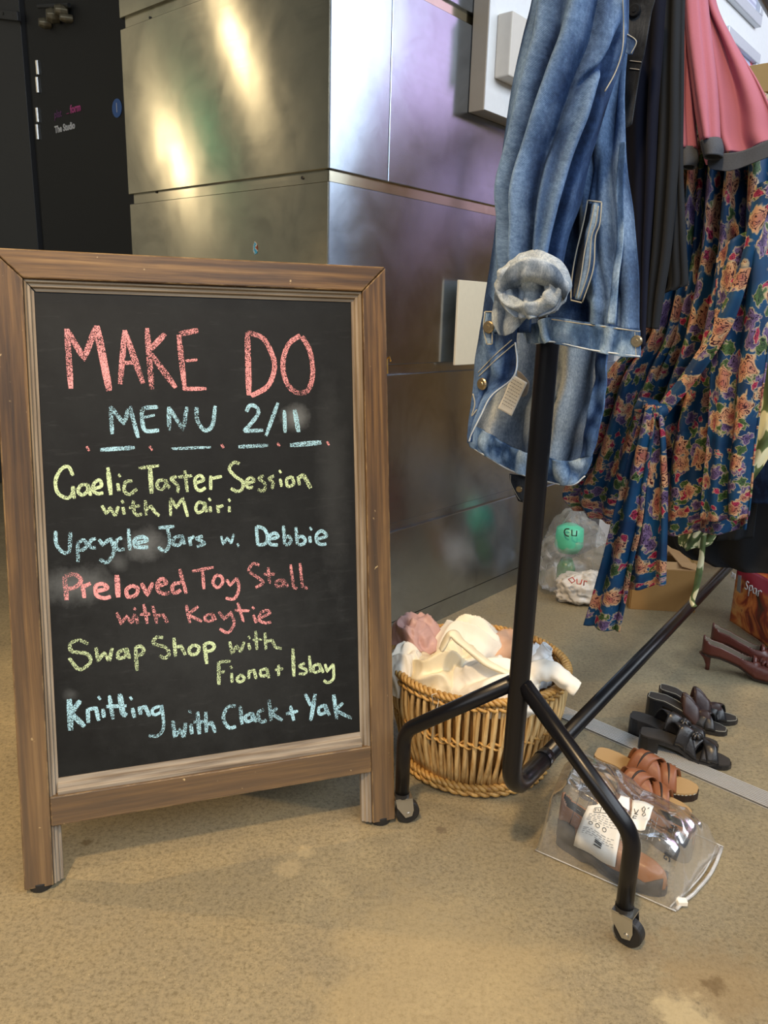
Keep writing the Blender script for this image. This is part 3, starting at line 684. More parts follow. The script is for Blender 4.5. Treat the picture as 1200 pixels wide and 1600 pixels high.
chalk('chalk_lettering', M_BLUECH, [('C', 5.4, [[(115, 555), (120, 640), (160, 695), (205, 690), (215, 565)], [(262, 640), (265, 765)], [(262, 640), (300, 615), (325, 650), (300, 680), (270, 690)], [(385, 605), (350, 620), (345, 655), (365, 668), (385, 665)],
    [(405, 610), (430, 650), (475, 610)], [(480, 600), (500, 650), (505, 700), (460, 765), (410, 745)], [(560, 600), (525, 620), (520, 665), (545, 682), (580, 675)], [(603, 540), (613, 685)], (6, [(645, 640), (725, 620), (700, 595), (650, 610), (645, 655), (690, 665), (735, 662)]),
    [(805, 535), (910, 525)], [(865, 530), (873, 580), (878, 640), (850, 690), (800, 665)], [(960, 590), (915, 600), (900, 640), (940, 650), (965, 610), (960, 590), (980, 645)], [(1010, 595), (1020, 655)], [(1012, 610), (1045, 590)], [(1100, 590), (1060, 605), (1090, 622), (1110, 640), (1060, 660)]]),
    ('D', 5.6, [(4, [(195, 590), (210, 645), (235, 600), (262, 640)]), (4, [(262, 640), (280, 575)]), [(308, 650)], [(430, 525), (440, 650)], [(430, 525), (480, 540), (505, 590), (490, 640), (440, 650)], [(525, 610), (575, 595), (555, 570), (520, 590), (520, 640), (575, 650)],
    [(612, 520), (620, 645)], [(620, 600), (645, 592), (662, 615), (650, 642), (625, 648)], [(695, 530), (705, 645)], [(705, 600), (735, 592), (758, 615), (745, 642), (710, 648)], [(788, 590), (792, 635)], [(795, 540)], [(835, 610), (900, 590), (870, 555), (835, 580), (835, 625), (860, 645), (900, 642)]])])
chalk('chalk_lettering', M_PINKCH, [('C', 6, [(7, [(175, 860), (190, 1020)]), [(175, 860), (240, 845), (285, 885), (250, 930), (190, 945)], [(295, 910), (308, 1005)], [(300, 930), (350, 905)], [(385, 960), (460, 940), (430, 910), (385, 925), (390, 985), (440, 1005), (485, 995)], (8, [(525, 850), (535, 1000)]),
    [(625, 920), (590, 950), (600, 995), (650, 985), (665, 940), (625, 920)], [(690, 905), (730, 985), (765, 900)], [(800, 925), (855, 905), (830, 875), (800, 900), (800, 950), (835, 975), (880, 970)], [(955, 900), (910, 910), (895, 945), (915, 972), (955, 950)], [(945, 810), (990, 975)]]),
    ('D', 5, [[(0, 825), (145, 798)], [(70, 820), (80, 945)], [(160, 850), (140, 900), (170, 935), (205, 900), (195, 860), (160, 850)], [(230, 880), (255, 920), (300, 870)], [(300, 870), (312, 915), (310, 960), (280, 1010), (225, 1005)],
    [(450, 785), (410, 775), (380, 820), (430, 860), (475, 900), (425, 935)], [(510, 800), (520, 910)], [(480, 845), (555, 845)], [(600, 880), (565, 895), (570, 925), (610, 920), (605, 880), (645, 930)], [(660, 780), (680, 935), (705, 940)], [(722, 770), (740, 930), (775, 940)]])])
chalk('chalk_lettering', M_PINKCH, [('E', 5, [[(525, 115), (555, 190), (590, 140), (625, 190)], [(625, 190), (645, 125)], [(655, 140), (665, 190)], [(645, 92)], [(705, 60), (730, 190)], [(680, 130), (750, 125)], [(765, 70), (795, 190)], [(785, 140), (835, 130), (865, 185)], [(990, 65), (1015, 185)], [(1070, 75), (1000, 130), (1095, 175)]]),
    ('F', 4.8, [[(130, 125), (90, 140), (95, 170), (140, 165), (135, 125), (160, 165)], [(180, 110), (215, 160), (265, 110)], [(260, 120), (278, 160), (280, 200), (240, 250), (185, 225)], [(305, 50), (345, 180)], [(285, 100), (385, 105)], [(410, 130), (430, 185)], [(410, 85)], [(460, 150), (520, 120), (500, 100), (460, 120), (450, 165), (490, 185), (530, 180)]])])
chalk('chalk_lettering', M_GREENCH, [('E', 5.4, [[(335, 325), (270, 300), (215, 325), (225, 375), (320, 390), (350, 430), (330, 470), (270, 495), (205, 420)], [(385, 350), (400, 440), (440, 385), (475, 440)], [(475, 440), (495, 350)], [(590, 360), (540, 380), (535, 420), (580, 410), (590, 360), (610, 425)], [(650, 345), (660, 505)], [(650, 350), (685, 342), (706, 370), (690, 395), (655, 405)],
    [(835, 285), (795, 280), (770, 320), (850, 350), (875, 390), (850, 420), (810, 405)], [(908, 285), (918, 410)], [(915, 350), (955, 340), (985, 400)], [(1040, 330), (1010, 360), (1020, 395), (1060, 390), (1075, 350), (1040, 330)], (6.5, [(1110, 325), (1128, 460)]), [(1110, 330), (1150, 318), (1178, 340), (1160, 368), (1120, 378)]]),
    ('F', 5, [[(252, 310), (268, 390), (300, 340), (325, 380)], [(325, 380), (350, 310)], [(378, 320), (388, 365)], [(382, 283)], [(425, 240), (435, 365)], [(405, 300), (470, 295)], [(488, 250), (495, 365)], [(495, 310), (535, 300), (560, 350), (600, 358)]])])
chalk('chalk_lettering', M_GREENCH, [('F', 5, [(6.2, [(178, 445), (180, 600)]), [(180, 448), (260, 440)], [(180, 515), (220, 512)], [(265, 520), (268, 585)], [(262, 483)], [(330, 530), (300, 560), (320, 580), (350, 560), (330, 530)], [(380, 500), (380, 560)], [(380, 515), (415, 500), (430, 560)], [(500, 490), (460, 505), (465, 540), (505, 530), (500, 490), (515, 555)],
    [(580, 465), (580, 540)], [(555, 500), (610, 492)], (6, [(675, 355), (682, 545)]), [(755, 455), (720, 475), (765, 500), (755, 525), (715, 525)], [(785, 405), (795, 520)], [(850, 460), (815, 475), (820, 515), (860, 500), (850, 460), (880, 520)], [(890, 460), (905, 510), (945, 460)], [(945, 460), (948, 510), (945, 560), (910, 585), (880, 570)]])])
chalk('chalk_lettering', M_BLUECH, [('E', 6, [(9, [(207, 695), (217, 905)]), (7.5, [(280, 705), (220, 790), (310, 880)]), [(330, 760), (335, 855)], [(330, 765), (385, 755), (405, 840)], [(430, 760), (440, 820)], [(408, 688)], [(475, 670), (500, 830)], (8, [(545, 660), (565, 790), (590, 808)]), [(455, 745), (590, 740)], [(628, 755), (645, 820)], [(620, 690)],
    [(675, 745), (685, 800)], [(680, 760), (715, 745), (745, 810)], (5, [(815, 740), (765, 765), (775, 800), (820, 780), (825, 740), (838, 880), (800, 940), (740, 940)]), [(900, 840), (915, 950), (945, 900), (975, 950)], [(975, 950), (985, 855)], [(1020, 860), (1028, 930)], [(1015, 780)], (7, [(1065, 780), (1078, 930)]), [(1040, 850), (1110, 845)], [(1120, 780), (1125, 920)], [(1125, 870), (1160, 850), (1185, 920)]]),
    ('F', 5.8, [[(295, 740), (240, 750), (210, 820), (245, 885), (295, 880)], [(322, 740), (335, 865)], [(400, 790), (360, 810), (365, 845), (405, 830), (400, 790), (430, 850)], [(480, 765), (445, 785), (450, 835), (475, 848), (500, 835)], [(515, 700), (530, 840)], [(570, 755), (530, 790), (605, 838)], [(658, 740), (682, 840)], [(630, 795), (710, 775)],
    [(758, 660), (795, 740)], (7, [(825, 660), (795, 840)]), [(890, 735), (850, 755), (855, 795), (895, 780), (890, 735), (920, 805)], (7, [(948, 665), (970, 830)]), (6, [(1010, 720), (960, 770), (1070, 825)])])])
# rubber feet
for u in (.024, BW-.024):
    p = BL_+bu*u; mb = MB()
    c_ = Vector((u, .018, 0)); M_ = board.matrix_world.inverted()
    a0 = M_ @ Vector(tuple(BL_+bu*u-nh*.018-np.array([0, 0, FT-.0004]))); a1 = M_ @ Vector(tuple(BL_+bu*u-nh*.018+np.array([0, 0, .006])))
    mb.tube([a0, a1], .019, 20); mb.build('rubber_foot', M_RUBBER, board, bevel=.002)
# rear frame, splayed back from the top
ang = 2*la
def rear(x, y, z):   # y behind, hinge at top back edge
    zz = BHt-z; hy = TH+.002
    return (x+SH*z, hy+zz*math.sin(ang)+y*math.cos(ang), BHt-zz*math.cos(ang)+y*math.sin(ang))
def rbox(lo, hi):
    mb = MB(); mb.box(lo, hi); mb.v = [rear(*v) for v in mb.v]; return mb
rbox((.012, 0, .012), (.012+SW, .03, BHt-.02)).build('rear_stile', M_WOODZ, board, bevel=.002)
rbox((BW-.012-SW, 0, .012), (BW-.012, .03, BHt-.02)).build('rear_stile', M_WOODZ, board, bevel=.002)
rbox((.012+SW, .001, BHt-.02-SW), (BW-.012-SW, .029, BHt-.021)).build('rear_rail', M_WOODX, board, bevel=.002)
rbox((.012+SW, .001, .11), (BW-.012-SW, .029, .16)).build('rear_rail', M_WOODX, board, bevel=.002)
rbox((.012+SW, .012, .16), (BW-.012-SW, .018, BHt-.02-SW)).build('rear_panel', M_BLACKPL, board)
# brass catch on the right edge
u, v = buv(611, 575, .03); mb = MB(); x0 = BW+SH*v
mb.box((x0, .010, v-.018), (x0+.0025, .030, v+.018)); mb.tube([(x0+.005, .020, v-.012), (x0+.005, .020, v+.016)], .0035, 10)
mb.tube([(x0+.002, .018, v+.014), (x0+.009, .012, v+.018), (x0+.009, .006, v+.010)], .0018, 8)
mb.build('catch', plain('polished_brass', hexc('#c79a4a'), .3, 1), board)

# ---------------------------------------------------------------- clothes rail
P0 = np.array([.228, 1.155, 0.]); RD = np.array([.579, .815, 0.]); RL = np.array([.777, -.629, 0.])
rail = empty('clothes_rail', 'black tubular metal clothes rail on castors, hung with clothes', 'clothes rail', loc=P0)
def rp(c_, s, z): return RL*c_+RD*s+np.array([0, 0, z])
def arc(a, b_, c_, r, n=8):     # fillet at b
    a, b_, c_ = map(np.asarray, (a, b_, c_)); d1 = (a-b_)/np.linalg.norm(a-b_); d2 = (c_-b_)/np.linalg.norm(c_-b_)
    th = math.acos(float(np.clip(d1.dot(d2), -1, 1))); t = r/math.tan(th/2); p1 = b_+d1*t; p2 = b_+d2*t
    bis = (d1+d2)/np.linalg.norm(d1+d2); ce = b_+bis*(r/math.sin(th/2)); out = []
    v1 = p1-ce; v2 = p2-ce; om = math.acos(float(np.clip(v1.dot(v2)/r/r, -1, 1)))
    for i in range(n+1):
        f = i/n; out.append(ce+(math.sin((1-f)*om)*v1+math.sin(f*om)*v2)/math.sin(om))
    return out
TR = .0168; RZ = .165; RLEN = 1.80; TOPZ = 1.66
mb = MB(); mb.tube([rp(.012, 0, TOPZ)]+[rp(.004, 0, .9)]+arc(rp(0, 0, .5), rp(0, 0, RZ), rp(0, .5, RZ), .055)+[rp(0, .15, RZ)], TR, 20); mb.build('upright', M_TUBE, rail, smooth=True)
mb = MB(); mb.tube([rp(0, .13, RZ), rp(0, .138, RZ)], TR+.0012, 20); mb.build('joint_sleeve', M_TUBE, rail, smooth=False)
mb = MB(); mb.tube([rp(0, .138, RZ), rp(0, RLEN-.06, RZ)], TR-.0015, 20); mb.build('base_rail', M_TUBE, rail, smooth=True)
mb = MB(); mb.tube([rp(0, RLEN, TOPZ)]+arc(rp(0, RLEN, .5), rp(0, RLEN, RZ), rp(0, RLEN-.5, RZ), .055), TR, 20); mb.build('upright', M_TUBE, rail, smooth=True)
mb = MB(); mb.tube([rp(.012, -.03, TOPZ+.01), rp(0, RLEN+.03, TOPZ+.01)], TR-.002, 20); mb.build('hanging_rail', M_TUBE, rail, smooth=True)
LR = .0136
def legset(s, cl, cr, sl=0, sr=0):
    for nm, pts in (('leg', [rp(-.012, s, .368)]+arc(rp(-.012, s, .368), rp(cl, s+sl, .195), rp(cl, s+sl, .05), .055)+[rp(cl, s+sl, .062)]),
                    ('leg', [rp(.010, s, .372)]+arc(rp(.010, s, .372), rp(cr, s+sr, .190), rp(cr, s+sr, .05), .06)+[rp(cr, s+sr, .062)])):
        mb = MB(); mb.tube(pts, LR, 18); lg = mb.build(nm, M_TUBE, rail, smooth=True)
        e = pts[-1]; mb = MB(); mb.tube([e+np.array([0, 0, .003]), e+np.array([0, 0, -.005])], LR+.001, 18); mb.build('end_cap', M_RUBBER, lg)
    for c_, ds, sw in ((cl, sl, .35), (cr, sr, -.5)):
        # castor: fork plates, wheel
        dirn = RL*math.cos(sw+.5)+RD*math.sin(sw+.5); ax = np.array([-dirn[1], dirn[0], 0.]); base = rp(c_, s+ds, 0)
        wc = base+dirn*.012+up3*.0235
        mb = MB(); mb.tube([wc-ax*.009, wc-ax*.0075, wc+ax*.0075, wc+ax*.009], [.0205, .0230, .0230, .0205], 28); mb.tube([wc-ax*.011, wc+ax*.011], .008, 14)
        wheel = mb; mb = MB()
        for sg in (-1, 1):
            o_ = ax*sg*.0125; t = ax*sg*.0016
            q = [base-dirn*.015+up3*.056, base+dirn*.019+up3*.056, base+dirn*.022+up3*.032, wc+dirn*.007-up3*.004, wc-dirn*.006-up3*.007, base-dirn*.012+up3*.040]
            n = len(q); vs = [x+o_ for x in q]+[x+o_+t for x in q]
            mb.add(vs, [tuple(range(n)), tuple(range(n, 2*n))[::-1]]+[(i, (i+1) % n, n+(i+1) % n, n+i) for i in range(n)])
        a, b_ = base-dirn*.015, base+dirn*.019
        mb.hexa([a-ax*.0141+up3*.055, b_-ax*.0141+up3*.055, b_+ax*.0141+up3*.055, a+ax*.0141+up3*.055, a-ax*.0141+up3*.058, b_-ax*.0141+up3*.058, b_+ax*.0141+up3*.058, a+ax*.0141+up3*.058])
        mb.tube([wc-ax*.0155, wc+ax*.0155], .0045, 12)
        fk = mb.build('castor_fork', M_ZINC, rail); wheel.build('castor_wheel', M_RUBBER, fk, bevel=.001)
legset(0, -.229, .214); legset(RLEN, -.222, .222)

# ---------------------------------------------------------------- cloth helpers
def gp(x, y, s): return PL(x, y, P0+RD*s, RD)
RCi = RC.T
def proj(p):
    c = (np.asarray(p)-np.array([0, 0, H])) @ RC
    return np.stack([600+F*c[..., 0]/c[..., 2], 800+F*c[..., 1]/c[..., 2]], -1)
def foldf(folds, U, V):
    f = np.zeros_like(U)
    for fo in folds:
        path, wd, amp = fo[:3]; path = sorted(path); vs = [p[0] for p in path]; us = [p[1] for p in path]
        c_ = np.interp(V, vs, us); d = (U-c_)/wd
        env = np.clip((V-vs[0])/.08+.0, 0, 1)*np.clip((vs[-1]-V)/.08, 0, 1) if len(fo) > 3 and fo[3] else 1.0
        skew = fo[4] if len(fo) > 4 else 0
        d = np.where(d > 0, d*(1+skew), d*(1-skew))
        f += amp*env*np.exp(-d*d)
    return f
def fnoise(P, sc, amp, seed=0):
    return np.array([mnoise.noise((p[0]*sc+seed, p[1]*sc, p[2]*sc*.6)) for p in P.reshape(-1, 3)]).reshape(P.shape[:-1])*amp
class Surf: pass
def grid_faces(nv, nu, wrap=False):
    fs = []
    for j in range(nv-1):
        for i in range(nu if wrap else nu-1):
            k = (i+1) % nu; fs.append((j*nu+i, (j+1)*nu+i, (j+1)*nu+k, j*nu+k))
    return fs
def sheet(name, m, root, rows, s=0.0, folds=(), nu=60, nv=80, thick=.0025, nz=(18, .003), seed=0, uvs=1.0, flat=False, crumple=None):
    R = np.array([[(c[0], c[1], c[2] if len(c) > 2 else 0.) for c in r] for r in rows], float)
    A = np.array([crom(r, nu) for r in R]) if R.shape[1] > 2 else np.array([np.linspace(r[0], r[1], nu) for r in R])
    Bm = np.stack([crom(A[:, i], nv) for i in range(nu)], 1) if len(R) > 2 else np.linspace(A[0], A[1], nv)
    P = np.array([[gp(Bm[j, i, 0], Bm[j, i, 1], s+Bm[j, i, 2]) for i in range(nu)] for j in range(nv)])
    U, V = np.meshgrid(np.linspace(0, 1, nu), np.linspace(0, 1, nv))
    f = foldf(folds, U, V) + fnoise(P, nz[0], nz[1], seed)
    if crumple: f = f + crumple[1]*np.abs(fnoise(P, crumple[0], 1.0, seed+9))
    P = P - RD*f[..., None]
    du = np.linalg.norm(np.diff(P, axis=1), axis=2); dv = np.linalg.norm(np.diff(P, axis=0), axis=2)
    uu = np.concatenate([np.zeros((nv, 1)), np.cumsum(du, 1)], 1); vv = np.concatenate([np.zeros((1, nu)), np.cumsum(dv, 0)], 0)
    uvc = np.stack([(U*uu[:, -1:].mean())*uvs+seed*.37, -V*vv[-1].mean()*uvs+seed*.21], -1)
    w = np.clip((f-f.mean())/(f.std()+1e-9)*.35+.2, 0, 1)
    o = mesh_obj(name, off(root, P.reshape(-1, 3)) if root.type == 'EMPTY' or root.location.length else P.reshape(-1, 3), grid_faces(nv, nu), m, root, uvc.reshape(-1, 2), True, w.ravel())
    if thick: solid(o, thick, 1)
    S = Surf(); S.P = P; S.px = proj(P); S.o = o; S.root = root; return S
def sleeve(name, m, root, rows, folds=(), na=56, nv=70, thick=.0025, nz=(16, .003), seed=0, a0=0.0):
    """closed tube: rows of (xl, yl, xr, yr, s, depth)"""
    R = crom(np.array(rows, float), nv); P = np.zeros((nv, na, 3)); an = np.linspace(0, 2*math.pi, na, endpoint=False)+a0
    N = np.zeros((nv, na, 3)); Wd = 0
    for j, (xl, yl, xr, yr, s, d) in enumerate(R):
        l, r = gp(xl, yl, s), gp(xr, yr, s); c_ = (l+r)/2; h = (r-l)/2; Wd += np.linalg.norm(h)/nv
        for i, a in enumerate(an):
            P[j, i] = c_+h*math.cos(a)-RD*d*math.sin(a); nn = h/np.linalg.norm(h)*math.cos(a)*d-RD*math.sin(a)*np.linalg.norm(h); N[j, i] = nn/np.linalg.norm(nn)
    # u runs 0..1 across the camera side (a from pi to 0), 1..2 behind
    U = np.tile((1-((an-a0) % (2*math.pi))/math.pi) % 2, (nv, 1)); V = np.tile(np.linspace(0, 1, nv)[:, None], (1, na))
    f = foldf(folds, U, V)+fnoise(P, nz[0], nz[1], seed); P = P+N*f[..., None]
    Lh = np.linalg.norm(np.diff(P[:, 0], axis=0), axis=1).sum()
    uvc = np.stack([U*Wd*2.2+seed*.3, -V*Lh], -1); w = np.clip((f-f.mean())/(f.std()+1e-9)*.35+.2, 0, 1)
    o = mesh_obj(name, off(root, P.reshape(-1, 3)), grid_faces(nv, na, True), m, root, uvc.reshape(-1, 2), True, w.ravel())
    for p_ in o.data.polygons: pass
    o.data.flip_normals()
    if thick: solid(o, thick, -1)
    S = Surf(); S.P = P; S.px = proj(P); S.o = o; S.root = root
    return S
def on(S, x, y, lift=.001):
    d = ((S.px-np.array([x, y]))**2).sum(-1); d = d+1e3*(((S.P-P0)@RD)-((S.P-P0)@RD).min())*0
    j = np.argsort(d.ravel())[:14]; Q = S.P.reshape(-1, 3)[j]; s = ((Q-P0)@RD); s = float(np.min(s[:4]))
    return gp(x, y, s-lift-(.0028))
def stitch(S, pts, r=.0007, m=None, n=24, nm='stitching', lift=.0006, parent=None):
    P = crom(np.array(pts, float), n) if len(pts) > 2 else np.linspace(pts[0], pts[1], n)
    par = parent or S.root; Q = np.array([on(S, x, y, lift) for x, y in P])
    k = np.array([.25, .5, .25]); Q[1:-1] = k[0]*Q[:-2]+k[1]*Q[1:-1]+k[2]*Q[2:]
    mb = MB(); mb.tube(off(par, Q), r, 5); return mb.build(nm, m or M_STITCH, par, smooth=True)
def button(root, p, nrm, r, m=None, nm='button'):
    p = np.asarray(p); nrm = np.asarray(nrm)/np.linalg.norm(nrm); a, b_ = off(root, [p, p+nrm*.003]); mb = MB()
    mb.tube([a, a+nrm*.002, a+nrm*.0035], [r, r, r*.82], 18); mb.tube([a+nrm*.0034, a+nrm*.0042], [r*.4, r*.32], 12)
    return mb.build(nm, m or M_BRASS, root)

# ---------------------------------------------------------------- denim jacket
jk = empty('denim_jacket', 'washed blue denim jacket with rolled cuff, hanging over the end of the clothes rail', 'jacket', 'clothes hanging on the rail', loc=P0+up3*.95)
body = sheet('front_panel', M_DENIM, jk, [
    [(838, -60), (915, -60), (985, -60)], [(838, 60), (915, 60), (984, 62)], [(835, 130), (915, 130), (980, 125)], [(832, 200), (910, 205), (977, 205)],
    [(830, 265), (905, 268), (980, 268)], [(828, 330), (905, 335), (991, 335)], [(830, 400), (912, 410), (997, 405)], [(835, 455), (925, 465), (999, 460)], [(842, 492), (925, 506), (1000, 516)]],
    s=-.045, nu=90, nv=130, folds=[([(0, .72), (.3, .66), (.55, .60), (1, .55)], .07, 0.0150), ([(0, .9), (.35, .80), (.7, .72), (1, .70)], .05, 0.0105),
    ([(.15, .95), (.35, .78), (.5, .66)], .05, 0.0180, 1), ([(.3, .98), (.6, .9), (1, .88)], .06, 0.0090), ([(0, .5), (.5, .44), (1, .40)], .10, -0.0180),
    ([(.2, .85), (.4, .70), (.6, .60), (.9, .50)], .028, -0.0135, 1), ([(.85, .3), (.9, .6), (1, .66)], .08, 0.0075, 1), ([(.80, .78), (1, .80)], .03, -0.0060, 1)], nz=(26, .004), seed=1)
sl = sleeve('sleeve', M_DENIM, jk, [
    (858, -70, 985, -60, -.10, .050), (858, 0, 978, 0, -.10, .050), (850, 60, 972, 72, -.10, .050), (838, 120, 955, 130, -.105, .05), (824, 180, 938, 190, -.11, .048), (812, 240, 920, 250, -.11, .046),
    (802, 300, 905, 310, -.115, .044), (808, 350, 888, 360, -.115, .038), (808, 395, 878, 402, -.115, .034), (811, 425, 874, 428, -.115, .030)],
    folds=[([(0, .62), (.3, .50), (.6, .40), (1, .30)], .055, 0.0138), ([(0, .80), (.3, .66), (.6, .56), (1, .50)], .035, -0.0145, 0), ([(0, .92), (.35, .80), (.7, .72), (1, .66)], .05, 0.0145),
    ([(.25, .35), (.5, .22), (.8, .18), (1, .15)], .05, 0.0116), ([(.2, .45), (.5, .32), (.9, .24)], .03, -0.0116, 1), ([(0, .30), (.25, .28), (.5, .14)], .07, 0.0130), ([(.45, .86), (.7, .80), (1, .84)], .05, -0.0116),
    ([(.5, .60), (.8, .58), (1, .62)], .04, 0.0087, 1), ([(.15, .98), (.3, .82), (.42, .62)], .03, -0.0116, 1)], nz=(24, .0035), seed=4, na=120, nv=140)
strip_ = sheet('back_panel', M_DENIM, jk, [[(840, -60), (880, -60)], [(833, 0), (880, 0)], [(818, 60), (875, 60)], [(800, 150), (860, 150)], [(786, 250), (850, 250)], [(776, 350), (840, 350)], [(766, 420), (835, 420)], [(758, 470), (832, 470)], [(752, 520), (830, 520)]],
    s=-.055, nu=30, nv=80, folds=[([(0, .2), (1, .3)], .16, .006)], seed=6)
# waistband at the front
wb = sheet('waistband', M_DENIMBAND, jk, [[(812, 508, .035), (838, 504, .012), (862, 496, 0), (925, 505), (965, 511), (1000, 516)], [(820, 519, .034), (842, 515, .012), (862, 511, 0), (925, 521), (965, 528), (1000, 531)], [(826, 529, .033), (845, 527, .010), (863, 528, 0), (925, 539), (965, 546), (1001, 549)], [(828, 536, .033), (848, 535, .010), (866, 536, 0), (925, 549), (965, 556), (1001, 559)]],
    s=-.056, nu=90, nv=22, folds=[([(0, .3), (1, .34)], .04, .004), ([(0, .75), (1, .7)], .03, .003), ([(0, .6), (1, .63)], .03, -.002)], nz=(60, .0035), seed=3, thick=.004)
stitch(wb, [(862, 499), (925, 508), (1000, 518)], .0010, M_STITCH); stitch(wb, [(836, 537), (866, 534), (925, 547), (1000, 557)], .0011, plain('frayed_hem_edge', hexc('#c6d2dc'), .9), nm='hem_edge')
stitch(wb, [(992, 519), (994, 556)], .0007)
button(jk, on(wb, 995, 533), -RD, .0075)
# seams on the body
for dx in (0, 7):
    stitch(body, [(970+dx, 225), (965+dx, 300), (966+dx, 370), (958+dx, 440), (952+dx, 500)], .0006)
vf = sheet('seam_band', M_DENIMBAND, jk, [[(968, 222), (978, 222)], [(962, 300), (973, 300)], [(964, 370), (975, 370)], [(956, 440), (967, 440)], [(949, 505), (962, 508)]], s=-.066, nu=6, nv=60, nz=(40, .003), thick=.001, seed=1)
stitch(sl, [(972, -20), (974, 30), (973, 75), (962, 112), (945, 143)], .0008)
flap = sheet('pocket_flap', M_DENIM, jk, [[(968, 48), (978, 50), (996, 64)], [(972, 66), (982, 72), (992, 76)], [(979, 84), (984, 86), (988, 86)]], s=-.085, nu=14, nv=14, seed=2)
stitch(flap, [(973, 50), (994, 64), (986, 84)], .0006)
# welt pocket
wl_o = sheet('pocket_opening', M_DENIMDK, jk, [[(920, 318), (931, 318)], [(911, 360), (925, 360)], [(903, 400), (916, 400)], [(898, 440), (910, 440)], [(896, 464), (905, 464)]], s=-.066, nu=8, nv=40, thick=.001, nz=(9, .001))
wl = sheet('pocket_welt', M_DENIMBAND, jk, [[(928, 315), (939, 318)], [(923, 345), (938, 345)], [(917, 365), (931, 368)], [(915, 390), (930, 392)], [(909, 430), (924, 432)], [(900, 467), (909, 469)]], s=-.072, nu=12, nv=50, folds=[([(0, .5), (1, .5)], .4, .003)], thick=.002, seed=5)
for ln in ([(918, 313), (940, 316)], [(918, 313), (912, 345), (899, 400), (893, 440), (892, 468)], [(940, 317), (937, 350), (930, 372), (927, 420), (910, 472)], [(892, 469), (909, 473)], [(929, 320), (923, 350), (914, 390), (908, 430), (901, 465)], [(935, 322), (931, 350), (924, 372), (920, 420), (906, 466)]):
    P_ = crom(np.array(ln, float), 26) if len(ln) > 2 else np.linspace(ln[0], ln[1], 8)
    mb = MB(); mb.tube(off(jk, [gp(x, y, -.079) for x, y in P_]), .0009, 5); mb.build('stitching', M_STITCH, jk, smooth=True)

# rolled cuff: a fat roll of the paler reverse, opening towards the camera
def ringpart(name, m, root, cx, cy, rx, ry, s, th, tilt, n=64, k=22, a0=0, a1=2*math.pi, seed=0, wob=.004, flatn=1.0):
    """a roll of cloth round an ellipse lying in the plane of the photo-facing garment"""
    vs = []; fs = []; full = abs(a1-a0-2*math.pi) < 1e-6; ctr = gp(cx, cy, s); W_ = RL; U_ = up3*math.cos(tilt)+RD*math.sin(tilt); Nn = np.cross(W_, U_)
    sc = np.linalg.norm(gp(cx+rx, cy, s)-ctr); sy = sc*ry/rx; m_ = n if full else n+1; uv = []
    for i in range(m_):
        a = a0+(a1-a0)*i/n; c_ = ctr+W_*sc*math.cos(a)+U_*sy*math.sin(a); rd = W_*math.cos(a)+U_*math.sin(a)
        for j in range(k):
            b_ = 2*math.pi*j/k; rr = th*(1+.32*math.sin(a)+.12*mnoise.noise((math.cos(a)*1.5+seed, math.sin(a)*1.5, seed)))+wob*mnoise.noise((math.cos(a)*2.5+math.sin(a)*2, math.cos(b_)*1.5+seed, math.sin(b_)*1.5))
            vs.append(c_+rd*rr*math.cos(b_)+Nn*rr*flatn*math.sin(b_)); uv.append((a*sc, b_*th))
    for i in range(n if full else n):
        for j in range(k):
            p, q = i, (i+1) % m_; fs.append((p*k+j, q*k+j, q*k+(j+1) % k, p*k+(j+1) % k))
    return mesh_obj(name, off(root, vs), fs, m, root, uv, True, np.full(len(vs), .5))
ringpart('rolled_cuff', M_DENIMIN, jk, 831, 450, 43, 33, -.152, .0115, .30, seed=2, wob=.005, flatn=1.7)
sheet('cuff_roll', M_DENIMIN, jk, [[(779, 438, .03), (800, 412, .02), (832, 402, .015), (864, 412, .02), (886, 440, .03)], [(776, 446, .0), (800, 421, -.012), (832, 410, -.014), (864, 421, -.012), (889, 448, 0)], [(780, 458, 0), (803, 437, -.014), (832, 428, -.016), (862, 437, -.014), (886, 462, 0)], [(786, 462, .02), (806, 448, .004), (832, 440, .004), (858, 448, .004), (880, 470, .02)]], s=-.160, nu=70, nv=30, nz=(45, .004), seed=9, crumple=(30, .006))
sheet('cuff_inside', M_DENIMIN, jk, [[(790, 440, 0), (830, 432, .0), (872, 440, 0)], [(786, 458, 0), (830, 456, .02), (878, 462, 0)], [(792, 480, 0), (830, 484, .01), (870, 484, 0)], [(806, 496, 0), (834, 498, .0), (858, 492, 0)]], s=-.163, nu=60, nv=50, nz=(60, .006), seed=27, folds=[([(0, .4), (1, .55)], .08, .008), ([(0, .7), (1, .6)], .06, -.008), ([(0, .2), (1, .35)], .06, -.007)], crumple=(38, .014))
sheet('cuff_lining', M_DENIMIN, jk, [[(786, 440, 0), (810, 450, .0), (840, 460, 0)], [(774, 462, 0), (805, 468, .0), (845, 478, 0)], [(772, 485, 0), (808, 486, .004), (846, 490, 0)], [(774, 505, 0), (798, 504, 0), (824, 498, 0)], [(781, 524, .0), (793, 524, 0), (804, 520, 0)]], s=-.130, nu=60, nv=60, nz=(70, .004), seed=7, crumple=(30, .012))
cs = sheet('cuff_seam', M_DENIMIN, jk, [[(846, 462), (855, 462)], [(847, 478), (857, 478)], [(848, 494), (855, 496)]], s=-.157, nu=6, nv=14, nz=(60, .003), seed=3, thick=.003)
